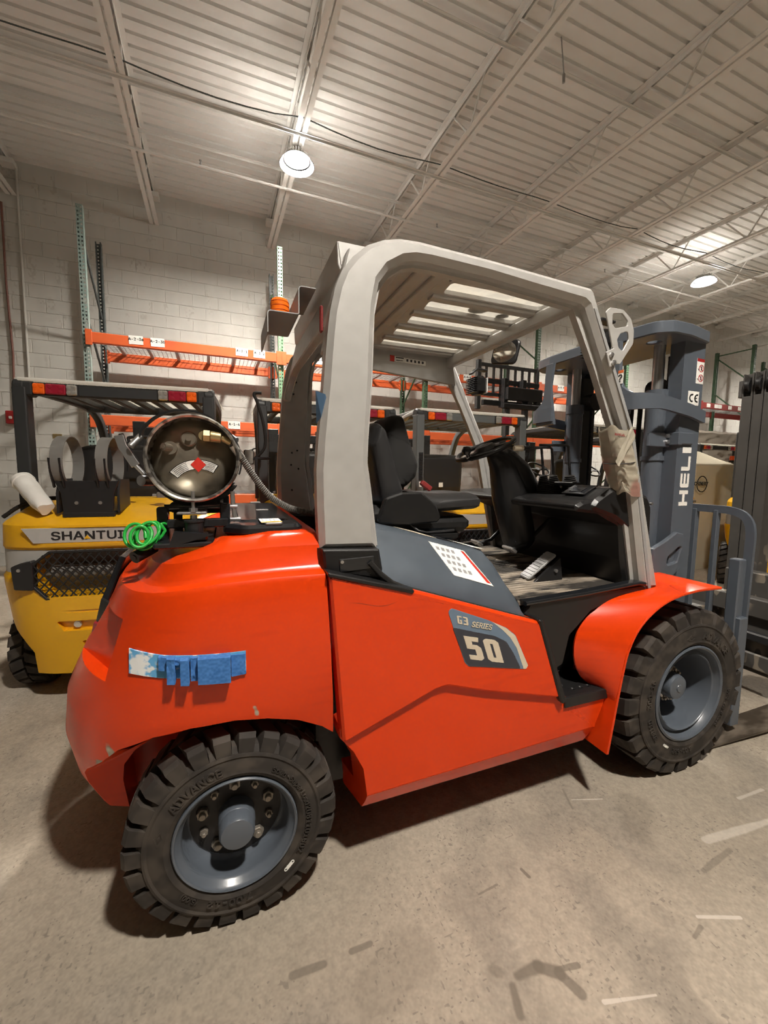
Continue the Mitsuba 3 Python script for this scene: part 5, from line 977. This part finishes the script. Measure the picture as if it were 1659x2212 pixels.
def mesh_grille():
    from shapely.geometry import LineString, Polygon
    hexp = Polygon([(-.42, .795), (-.345, .705), (.345, .705), (.42, .795), (.42, .925), (.315, 1.01), (-.315, 1.01), (-.42, .925)]); ms = []
    for s in (-1, 1):
        for k in range(-22, 23):
            g = LineString([(k * .05 - .5, .86 - s * .5 * 1.2), (k * .05 + .5, .86 + s * .5 * 1.2)]).intersection(hexp)
            if g.length > .02:
                (x0, z0), (x1, z1) = list(g.coords)[0], list(g.coords)[-1]; d_ = A(x1 - x0, z1 - z0) / g.length; n_ = A(-d_[1], d_[0]) * .0035
                ms.append(prism([(x0 + n_[0], z0 + n_[1]), (x0 - n_[0], z0 - n_[1]), (x1 - n_[0], z1 - n_[1]), (x1 + n_[0], z1 + n_[1])], 'y', -.412 - .004 * (s > 0), -.408))
    o = np.array(hexp.exterior.coords)[:-1]; ms.append(prism(o, 'y', -.42, -.405, .002, [inset(ccw(o), .014)[::-1]]))
    return cat(*ms)
YP = {}
def sh(nm, mesh, m, smooth=35): YP[nm] = shared(mesh, m, smooth)
sh('grille', mesh_grille(), 'm_black', False)
for s, q_ in ((1, ''), (-1, '_l')): sh('grille_bracket' + q_, prism(fillet([(s * .40, .77), (s * .50, .78), (s * .51, .92), (s * .48, .935), (s * .40, .955)], .012), 'y', -.425, -.37, .003), 'm_black')
sh('bracket_bolt', cyl((-.47, -.43, .90), (-.47, -.42, .90), .010, n=10), 'm_steel')
sh('exhaust', cat(cyl((-.34, -.30, .855), (.34, -.30, .855), .045, n=20), box(-.42, .42, -.245, -.235, .70, 1.02, 0)), 'm_mid')
sh('work_lamp', cat(cyl((-.19, -.37, .535), (-.19, -.405, .535), .022, n=20), cyl((-.19, -.405, .535), (-.19, -.409, .535), .018, n=20)), 'm_clear_glass')
sh('grey_band', (lambda g: fromM(toM(g) - toM(prism(GR, 'y', -.55, .5))))(yloft([(.868, .652, .402, -.05), (1.012, .652, .397, -.05)], .30)), 'm_lgrey')
sh('plate', prism([(-.455, 1.150), (-.397, 1.057), (.397, 1.057), (.455, 1.150)], 'y', -.403, -.39, .002), 'm_lgrey')
sh('guard_post', prism(fillet([(.535, -.055), (.615, -.055), (.62, .04), (.535, .04)], .012), 'z', 1.22, 2.05, .006), 'm_guard')
sh('guard_post_l', mov(prism(fillet([(.535, -.055), (.615, -.055), (.62, .04), (.535, .04)], .012), 'z', 1.22, 2.05, .006), s=None, R=A([-1, 0, 0], [0, 1, 0], [0, 0, 1])), 'm_guard') if False else sh('guard_post_l', prism(fillet([(-.615, -.055), (-.535, -.055), (-.535, .04), (-.62, .04)], .012), 'z', 1.22, 2.05, .006), 'm_guard')
for s, nm in ((1, 'corner_joint'), (-1, 'corner_joint_l')): sh(nm, cat(cyl((s * .545, 0, 2.055), (s * .615, 0, 2.055), .055, n=24, bev=.012), box(*sorted((s * .50, s * .56)), -.05, .04, 1.99, 2.09, .012)), 'm_guard', 40)
sh('cross_bar', box(-.52, .52, -.035, .03, 2.0, 2.085, .01), 'm_guard')
for s, nm in ((1, 'side_rail'), (-1, 'side_rail_l')): sh(nm, sweep(spline([(s * .58, 0, 2.06), (s * .57, .5, 2.075), (s * .55, .95, 2.07), (s * .53, 1.12, 2.02), (s * .515, 1.22, 1.90), (s * .50, 1.32, 1.60), (s * .49, 1.40, 1.05)], 5), rrect(.075, .06, .02, 3)), 'm_guard', 40)
sh('front_bar', box(-.55, .55, .95, 1.01, 2.02, 2.085, .012), 'm_guard')
sh('roof_bar', box(-.022, .022, .02, .97, 2.035, 2.085, .008), 'm_guard')
sh('roof_sheet', cat(box(-.60, .60, -.04, 1.0, 2.094, 2.104, .002), box(-.58, .58, -.055, -.03, 2.086, 2.108, .004)), 'm_rain')
for nm, m_, a, b in (('amber_lens', 'm_amber_glass', .43, .50), ('red_lens', 'm_red_glass', .31, .43), ('clear_lens', 'm_clear_glass', .245, .31)):
    for s, q in ((1, ''), (-1, '_l')): sh(nm + q, cat(box(*sorted((s * (a + .002), s * (b - .002))), -.058, -.034, 2.005, 2.075, .006), *[mov(lathe([(0, -.006), (.012, -.003), (.014, 0), (0, 0)], 10), (s * (a + (b - a) * (c + .5) / 2), -.058, 2.022 + .035 * d_), rot('x', 90) @ rot('x', 180)) for c in range(2) for d_ in range(2)]), m_)
for s, q_ in ((1, ''), (-1, '_l')): sh('tail_housing' + q_, box(*sorted((s * .24, s * .508)), -.045, -.03, 1.998, 2.082, .004), 'm_black')
sh('beacon_arm', cat(box(.42, .55, -.02, .02, 1.78, 1.80, .004), cyl((.44, -.02, 1.80), (.44, -.02, 1.815), .045, n=20)), 'm_black')
sh('beacon', mov(lathe([(0, 0), (.040, 0), (.040, .03), (.038, .033), (.040, .036), (.040, .07), (.036, .085), (0, .088)], 24), (.44, -.02, 1.815)), 'm_beacon_red', 40)
sh('hood', cat(box(-.48, .48, .20, .95, .80, 1.26, .03)), 'm_yellow'); sh('hood_band', box(-.485, .485, .25, .97, .98, 1.12, .01), 'm_mid')
sh('cab_floor', cat(box(-.50, .50, .90, 1.45, .40, .62, .02), box(-.52, .52, 1.36, 1.46, .60, 1.25, .02)), 'm_black'); sh('front_fender', cat(*[box(*sorted((s * .50, s * .62)), 1.05, 1.60, .55, .80, .05) for s in (-1, 1)]), 'm_yellow')
sh('seat_cushion', mov(cushion([(0, 0), (.0, .10), (.45, .12), (.48, .06), (.46, 0)], -.27, .27, .03), (-.13, .48, 1.20), rot('z', 90)), 'm_seat', 50)
sh('seat_back', mov(cushion([(-.02, 0), (.10, .02), (.04, .50), (-.02, .56), (-.07, .52), (-.06, .2)], -.29, .29, .06), (-.13, .46, 1.16), rot('z', 90)), 'm_seat', 50)
sh('seat_tag', box(-.15, -.10, .375, .379, 1.36, 1.41, 0), 'm_paper'); sh('deck_strip', box(-.50, .50, .19, .24, 1.255, 1.30, .004), 'm_mid')
sh('steering_wheel', mov(cat(sweep([(.17 * math.cos(a), .17 * math.sin(a), 0) for a in np.linspace(0, 2 * math.pi, 33)[:-1]], .014, closed=True), box(-.16, .16, -.015, .015, -.01, .01, .003), cyl((0, 0, -.25), (0, 0, .01), .04)), (0, 1.15, 1.58), rot('x', 35)), 'm_plastic', 40)
for s, nm in ((1, 'mast_rail'), (-1, 'mast_rail_l')): sh(nm, cat(box(*sorted((s * .24, s * .36)), 1.62, 1.76, .10, 2.02, .006), box(*sorted((s * .20, s * .30)), 1.64, 1.74, .10, 1.94, .006)), 'm_guard')
sh('lift_cylinder', cat(cyl((-.15, 1.60, .2), (-.15, 1.60, 1.8), .04, n=14), cyl((.15, 1.60, .2), (.15, 1.60, 1.8), .04, n=14), box(-.36, .36, 1.62, 1.70, 1.86, 1.96, .006)), 'm_black')
sh('mast_hose', cat(sweep(spline([(.06, 1.58, 1.2), (.07, 1.55, 1.6), (.05, 1.60, 1.92)], 5), .012), sweep(spline([(-.06, 1.58, 1.2), (-.05, 1.54, 1.6), (-.06, 1.60, 1.92)], 5), .012)), 'm_rubber')
wt = tyre_mesh(.30, .23, .15, .20, 20, .74); sh('tyre', wt, 'm_tyre', 30)
sh('wheel_disc', lathe([(0, -.06), (.10, -.05), (.13, -.01), (.150, .004), (.154, -.01), (.15, -.18)][::-1], 28), 'm_lgrey')
sh('side_mirror', cat(prism(rrect(.10, .16, .02), 'y', 1.10, 1.125, .004, ()), sweep([(0, 1.12, .04), (.05, 1.15, .09), (.09, 1.16, .10)], .007)), 'm_black'); sh('mirror_glass', prism(rrect(.085, .145, .018), 'y', 1.094, 1.10), 'm_mirror')
TEXTS = {'SHANTUI': mov(face_map(centred(text('SHANTUI', .050, .002)), (0, 0, 0), (1, 0, 0), (0, 0, 1)), (-.105, -.4035, 1.077), s=(1.25, 1, 1)), 'GIANT': mov(face_map(centred(text('GIANT', .054, .002)), (0, 0, 0), (1, 0, 0), (0, 0, 1)), (.32, -.4035, 1.075), s=(1.25, 1, 1))}
for t_ in TEXTS: sh('txt' + t_, TEXTS[t_], 'm_black', False)
sh('letter_triangle', prism([(-.128, 1.080), (-.094, 1.080), (-.111, 1.103)], 'y', -.4062, -.4034), 'm_yellow', False)
def truck(label, x, y, deg, brand, sc=1.0, tag_=True, grey=False):
    M = T().translate([x, y, 0]).rotate([0, 0, 1], deg).scale(sc)
    t = thing('yellow_forklift', label, 'forklift', M=M)
    def P(nm, key=None, at=None, lab=None):
        d = dict(YP[key or nm])
        if grey and (key or nm).split('_')[0] in ('guard', 'side', 'cross', 'front', 'roof') and (key or nm) not in ('roof_sheet', 'front_fender'): d['bsdf'] = {'type': 'ref', 'id': 'm_guard_grey'}
        return put(t, nm, d, None, at=at, label=lab)
    k = numbered(t + '__counterweight'); place[k] = M; scene[k] = {**YCW, 'to_world': M}; labels[k] = {'label': 'yellow rounded counterweight'}
    def Q(nm, key, lab=None): return put(k, nm, YP[key], None, label=lab)
    g = Q('grille', 'grille', 'black diamond mesh grille'); Q('grille_bracket', 'grille_bracket'); Q('grille_bracket', 'grille_bracket_l'); Q('bracket_bolt', 'bracket_bolt'); Q('exhaust', 'exhaust'); Q('work_lamp', 'work_lamp', 'small round clear lamp'); Q('grey_band', 'grey_band'); Q('name_plate', 'plate', 'pale grey strip reading ' + brand if brand else 'pale grey strip')
    if brand: Q('lettering', 'txt' + brand)
    if brand == 'SHANTUI': Q('letter_mark', 'letter_triangle', 'yellow triangle in the letter A')
    for a, b in (('guard_post', 'guard_post'), ('guard_post', 'guard_post_l'), ('corner_joint', 'corner_joint'), ('corner_joint', 'corner_joint_l'), ('cross_bar', None), ('side_rail', 'side_rail'), ('side_rail', 'side_rail_l'), ('front_bar', None)): P(a, b)
    for q in np.linspace(-.42, .42, 7): P('roof_bar', None, T().translate([float(q), 0, 0]))
    P('roof_sheet', None, None, 'white plastic rain sheet on the roof'); P('tail_housing'); P('tail_housing', 'tail_housing_l')
    for nm in ('amber_lens', 'red_lens', 'clear_lens'): P(nm); P(nm, nm + '_l')
    P('beacon_arm'); P('beacon', None, None, 'orange-red beacon under the roof corner')
    for nm in ('hood', 'hood_band', 'cab_floor', 'front_fender', 'seat_cushion', 'seat_back', 'deck_strip', 'steering_wheel', 'lift_cylinder', 'mast_hose'): P(nm)
    if tag_: P('seat_tag')
    P('mast_rail'); P('mast_rail', 'mast_rail_l')
    for sx in (-1, 1):
        for yy, zz, o in ((.10, .28, .69), (1.30, .30, .60)):
            At = T().translate([sx * o, yy, zz]).rotate([0, 1, 0], 90 * sx)
            w = P('wheel', 'wheel_disc', At); put(w, 'tyre', YP['tyre'], None, at=None); scene[list(scene)[-1]]['to_world'] = M @ At
    return t, M
TA, MA = truck('yellow forklift at the left with black gas tank straps on its back', -.59, 3.47, -6, 'SHANTUI')
TB, MB_ = truck('yellow forklift half hidden behind the grey rear pillar', .96, 3.62, -1, None)
TC, MC = truck('yellow forklift with grey guard seen through the orange truck cab', 2.36, 3.50, -2, None, grey=True)
TD, MD = truck('yellow forklift with raised black carriage behind the steering wheel', 4.47, 3.72, 0, None)
TE, ME = truck('yellow forklift seen in slivers between mast and load backrest', 6.36, 4.45, 0, 'GIANT')
TF, MF = truck('yellow forklift standing askew behind the curved end of the load backrest', 6.90, 2.93, -63, None)
TG, MG = truck('yellow forklift whose roof shows above the cream cloth cover', 8.95, 5.0, 0, None)
# gas cylinder holder of the left truck
gh2 = put(TA, 'gas_holder', cat(prism([(-.255, 1.235), (.02, 1.235), (.03, 1.36), (.06, 1.44), (-.295, 1.44), (-.265, 1.36)], 'y', -.34, -.325, .003), prism([(-.34, 1.235), (-.12, 1.27), (-.12, 1.45), (-.30, 1.45), (-.34, 1.36)], 'x', -.29, -.275, .002), prism([(-.34, 1.235), (-.12, 1.27), (-.12, 1.45), (-.30, 1.45), (-.34, 1.36)], 'x', .045, .06, .002), box(-.28, .05, -.33, -.08, 1.40, 1.415, .003), box(-.26, .03, -.345, -.12, 1.205, 1.24, .006)), 'm_black', 30, 'black gas cylinder holder')
for x in (-.18, -.05): put(gh2, 'bolt', cyl((x, -.345, 1.30), (x, -.338, 1.30), .011, n=12), 'm_steel')
for x in (-.26, -.02):
    put(gh2, 'strap_ring', sweep([(x, -.22 + .165 * math.cos(a), 1.555 + .165 * math.sin(a)) for a in np.linspace(-1.0, math.pi + 1.0, 40)], [(-.034, -.0025), (.034, -.0025), (.034, .0025), (-.034, .0025)], up=(1, 0, 0)), 'm_mid', 40, 'open black strap ring')
    for o in (-.035, .02): put(gh2, 'latch', sweep([(x + o, -.385, 1.58), (x + o, -.375, 1.50), (x + o, -.335, 1.40)], rrect(.01, .022, .003), up=(1, 0, 0)), 'm_plastic')
put(gh2, 'latch_arm', cat(sweep([(.09, -.36, 1.74), (.11, -.34, 1.66), (.19, -.32, 1.52)], rrect(.008, .03, .003), up=(0, 1, 0))), 'm_plastic')
put(TA, 'grab_rail', sweep(fillet3 if False else spline([(.02, .02, 1.5), (.03, .02, 1.70), (.05, .02, 1.745), (.27, .02, 1.745), (.30, .02, 1.72), (.34, .02, 1.55)], 6), .011), 'm_black', 50)
for (t_, M_), (x, z) in zip(((TA, MA), (TB, MB_), (TC, MC)), ((-.42, 1.72), (-.62, 1.66), (-.62, 1.6))):
    mm = put(t_, 'side_mirror', YP['side_mirror'], None, at=T().translate([x, 0, z])); put(mm, 'mirror_glass', YP['mirror_glass'], None); scene[list(scene)[-1]]['to_world'] = M_ @ T().translate([x, 0, z])
ho = put(TA, 'gas_hose', sweep(spline([(-.66, -.15, 1.20), (-.56, -.16, 1.27), (-.42, -.17, 1.315), (-.25, -.18, 1.325), (-.14, -.2, 1.33)], 8), .013), 'm_rubber', 60); put(TA, 'hose_coupling', cat(cyl((.22, -.2, 1.335), (.30, -.2, 1.335), .014, n=14), cyl((.30, -.2, 1.33), (.60, -.15, 1.31), .010, n=12), box(.25, .30, -.23, -.17, 1.32, 1.36, .004)), 'm_steel')
put(TC, 'cable_guard', cat(*[box(-.585, -.555, -.066, -.056, 1.45 + .022 * a, 1.462 + .022 * a, .002) for a in range(11)], box(-.59, -.55, -.062, -.055, 1.44, 1.70, .002)), 'm_black', 30, 'ribbed black cable guard on the post'); put(TC, 'post_tag', box(-.585, -.56, -.060, -.056, 1.38, 1.43, 0), 'm_paper', False, 'small white and red tag')
put(TC, 'light_bar', sweep(spline([(-.58, .02, 2.075), (-.60, .25, 2.05), (-.61, .50, 1.99), (-.615, .62, 1.90)], 6), rrect(.05, .05, .015, 3)), 'm_lgrey', 40)
put(TB, 'hook_bar', sweep(spline([(-.66, -.20, 1.60), (-.58, -.24, 1.70), (-.585, -.26, 1.86), (-.63, -.27, 2.03), (-.655, -.27, 2.09), (-.635, -.27, 2.105), (-.60, -.27, 2.105)], 6), .012), 'm_rubber', 60, 'black bent hose end standing up'); put(TB, 'stand', cat(box(-.66, -.635, -.30, -.27, 1.30, 1.62, .003), box(-.66, -.54, -.30, -.27, 1.60, 1.62, .003)), 'm_black')
# rolled cloth cover on the left truck
rc = thing('cloth_roll', 'rolled white cloth cover leaning on the left yellow forklift', 'cloth roll', M=MA)
p0, p1 = A(-.56, -.14, 1.455), A(-.345, -.34, 1.262); ax_ = np.linspace(0, 1, 26); d_ = (p1 - p0) / np.linalg.norm(p1 - p0); u_ = np.cross(d_, A(0, 1, 0)); u_ /= np.linalg.norm(u_); w_ = np.cross(d_, u_)
def roll_r(t, a): return (.062 - .012 * t) * min(1, (t / .08 + .15)) ** .5 * (1 + .12 * (meshkit.fbm(A(math.cos(a) * 1.2 + 3, math.sin(a) * 1.2, t * 6), 3) - .5)) * (1 - .35 * max(0, t - .8) / .2 * (.5 + .5 * math.sin(3 * a)))
V = np.array([[p0 + (p1 - p0) * t + roll_r(t, a) * (math.cos(a) * u_ + math.sin(a) * w_) for t in ax_] for a in np.linspace(0, 2 * math.pi, 25)[:-1]])
q = grid(V, True); nv = len(q[0]); i = np.arange(24); capA = np.c_[i * 26, ((i + 1) % 24) * 26, np.full(24, nv)]; capB = np.c_[((i + 1) % 24) * 26 + 25, i * 26 + 25, np.full(24, nv + 1)]
tmr = trimesh.Trimesh(np.vstack([q[0], p0 - d_ * .008, p1]), np.vstack([q[1], capA, capB])); tmr.fix_normals(); put(rc, '', (np.array(tmr.vertices), np.array(tmr.faces)), 'm_sheet', 50); scene[rc]['to_world'] = MA
put(rc, 'tie', sweep([p0 + (p1 - p0) * .16 + .060 * (math.cos(a) * u_ + math.sin(a) * w_) for a in np.linspace(0, 2 * math.pi, 26)], .004), 'm_paper')
# raised carriage and backrest of the fourth truck
cr = put(TD, 'raised_carriage', mov(cat(box(-.55, .55, 1.80, 1.86, 2.42, 2.50, .006), box(-.55, .55, 1.80, 1.86, 2.76, 2.83, .006), box(-.22, -.14, 1.72, 1.86, 2.40, 2.84, .006), box(.14, .22, 1.72, 1.86, 2.40, 2.84, .006), box(-.20, .50, 1.66, 1.74, 2.50, 2.70, .01), box(-.30, .55, 1.62, 1.70, 2.36, 2.44, .01), cyl((.25, 1.66, 2.46), (.25, 1.74, 2.46), .05, n=18), cyl((.42, 1.66, 2.46), (.42, 1.74, 2.46), .05, n=18)), (0, 0, .16)), 'm_black', 30, 'black raised fork carriage')
put(cr, 'frame', mov(cat(box(-.62, -.55, 1.87, 1.94, 2.36, 3.12, .006), box(.55, .60, 1.87, 1.93, 2.40, 3.10, .006), box(-.60, .58, 1.875, 1.925, 3.03, 3.08, .005), box(-.60, .58, 1.875, 1.925, 2.58, 2.63, .005)), (0, 0, .16)), 'm_guard')
for k in range(7): put(cr, 'bar', box(-.44 + .142 * k - .014, -.44 + .142 * k + .014, 1.88, 1.92, 2.76, 3.21, .003), 'm_guard')
for s in (-1, 1): put(TD, 'inner_mast', box(*sorted((s * .14, s * .22)), 1.66, 1.74, 1.6, 2.60, .006), 'm_guard')
# ---------------------------------------------------------------- the worn forklift at the right edge, its forks on the floor (in the orange truck's frame)
def worn(p, n, uv):
    s_ = smoothstep(.60, .72, noise(p.x * 26 + p.y * 30, p.z * 16)) * smoothstep(1.15, .85, p.z) * smoothstep(.40, .62, noise(p.y * 9 + 3, p.z * 6))
    return mix(mix((.040, .038, .035), (.065, .06, .055), fbm(p.x * 6, p.y * 6, p.z * 6)), (.26, .22, .17), s_ * .6)
mat('m_worn', prin(proc(worn), rough=.5))
def fork_col(p, n, uv): return mix((.085, .068, .052), (.24, .20, .16), smoothstep(.4, .75, fbm(p.x * 5, p.y * 12, octaves=4)))
mat('m_fork', prin(proc(fork_col), rough=.42, metal=.45))
wf = thing('worn_forklift', 'scratched black forklift front at the right edge with forks on the floor', 'forklift', M=HERO)
for k, (y0, y1, zt) in enumerate(((-.145, -.080, 2.245), (-.208, -.150, 2.25), (-.275, -.213, 2.255))):
    for s in (0, 1):
        ya, yb = (y0, y1) if not s else (-.86 - y1, -.86 - y0)
        put(wf, 'mast_channel', cat(box(3.50, 3.62, ya, yb, .15, zt - .16, .004), box(3.53, 3.62, ya, yb, zt - .17, zt, .004), box(3.50, 3.535, ya, ya + .012, zt - .17, zt, .003), box(3.50, 3.535, yb - .008, yb, zt - .17, zt, .003)), 'm_worn')
        put(wf, 'roller', cyl((3.525, (ya + yb) / 2 - .016, zt - .085), (3.525, (ya + yb) / 2 + .016, zt - .085), .052, n=22, bev=.006), 'm_plastic', 40)
put(wf, 'side_stub', box(3.50, 3.60, -.082, -.055, 2.08, 2.20, .004), 'm_worn')
ca = put(wf, 'carriage', cat(box(3.32, 3.40, -.98, .10, .56, .69, .008), box(3.33, 3.40, -.98, .10, .20, .31, .008), box(3.36, 3.42, -.86, .0, .28, .60, .004), box(3.40, 3.50, -.75, -.13, .15, .85, .006)), 'm_worn', 30, 'heavy black fork carriage')
put(ca, 'valve_block', box(3.14, 3.30, -.13, .05, .30, .58, .008), 'm_worn'); put(ca, 'side_shift_bar', box(3.30, 3.36, -.95, .10, .40, .46, .01), 'm_black')
def fork_m(yc, w):
    pr_ = [(2.31, .004), (2.34, .002), (3.40, .002), (3.40, .62), (3.36, .62), (3.355, .075), (3.30, .052), (2.85, .045), (2.34, .012)]
    m = prism(pr_, 'y', yc - w / 2, yc + w / 2, .004); v = m[0]; k_ = np.clip((v[:, 0] - 2.30) / .16, .45, 1); v[:, 1] = yc + (v[:, 1] - yc) * k_; return v, m[1]
for y in (-.615, -.215): put(wf, 'fork', fork_m(y, .16), 'm_fork', 30, 'worn steel fork lying on the floor')
# ---------------------------------------------------------------- far right: covered machine, film-wrapped stack, red carton
def tarp_col(p, n, uv): return mix((.60, .55, .42), (.68, .63, .50), fbm(p.x * 2, p.y * 2, p.z * 2))
mat('m_tarp', prin(proc(tarp_col), rough=.75, spec=.2))
tx, ty = 7.52, 4.75
tp_ = thing('covered_machine', 'machine under a cream cloth cover behind the load backrest', 'machine')
def tarp():
    n = 34; rows = []
    per = rrect(1.12, 1.10, .08, 6); per = np.array([per[int(i)] * (1 - (i % 1)) + per[(int(i) + 1) % len(per)] * (i % 1) for i in np.linspace(0, len(per) - .001, 72)])
    for q_ in np.linspace(0, 1, n):
        z = 1.66 * q_; r_ = []
        for a, (u, w) in enumerate(per):
            fl = .022 * (meshkit.fbm(A(a * .35, q_ * 2, 1.0), 3) - .5); top = .05 * (q_ > .985)
            r_.append((tx + u * (1.0 + fl + .03 * (1 - q_)), ty + w * (1.0 + fl + .03 * (1 - q_)), z))
        rows.append(r_)
    for s_, dz in ((1.02, .02), (.96, .05), (.7, .12), (.35, .24), (.02, .32)): rows.append([(tx - .50 * (1 - s_) + u * s_, ty - .3 * (1 - s_) + w * s_, 1.66 + dz + .03 * (meshkit.fbm(A(u * 4, w * 4, s_), 3) - .5)) for u, w in per])
    V = np.array(rows); V = np.concatenate([V, V[:, :1]], 1); g = grid(V); return g[0], g[1][:, ::-1]
put(tp_, 'cover', tarp(), 'm_tarp', 40)
put(tp_, 'lettering', face_map(text('MACHINERY', .055, .004), (tx - .72, ty - .60, 1.36), (1, 0, 0), (0, 0, 1)), 'm_black', False, 'black lettering ending in ERY')
put(tp_, 'emblem', mov(prism(circ(.13, 26), 'y', 0, .004, 0, [circ(.115, 26)[::-1]]), (tx - .42, ty - .61, 1.38)), 'm_black', False)
fw = thing('film_wrapped_stack', 'stack in crinkled brown film on the right rack', 'wrapped stack')
def film_box(x0, x1, y0, y1, z0, z1):
    v, f = box(x0, x1, y0, y1, z0, z1, .05); t = trimesh.Trimesh(v, f)
    for _ in range(4): t = t.subdivide()
    v = np.array(t.vertices); v += (meshkit.fbm(v * 9, 4)[:, None] - .5) * .10; return v, np.array(t.faces)
mat('m_wrapfilm', prin((.20, .175, .145), rough=.18, coat=.8))
put(fw, '', film_box(10.9, 12.7, 6.6, 7.4, 1.76, 2.62), 'm_wrapfilm', 60)
rb = thing('red_carton', 'dark red carton with white print on the right rack shelf', 'carton'); put(rb, 'box', box(14.0, 14.75, 6.65, 7.3, 3.285, 3.75, .01), 'm_red'); put(rb, 'print', cat(box(14.1, 14.25, 6.645, 6.65, 3.48, 3.60, 0), box(14.55, 14.72, 6.645, 6.65, 3.35, 3.55, 0)), 'm_paper', False, 'white print')
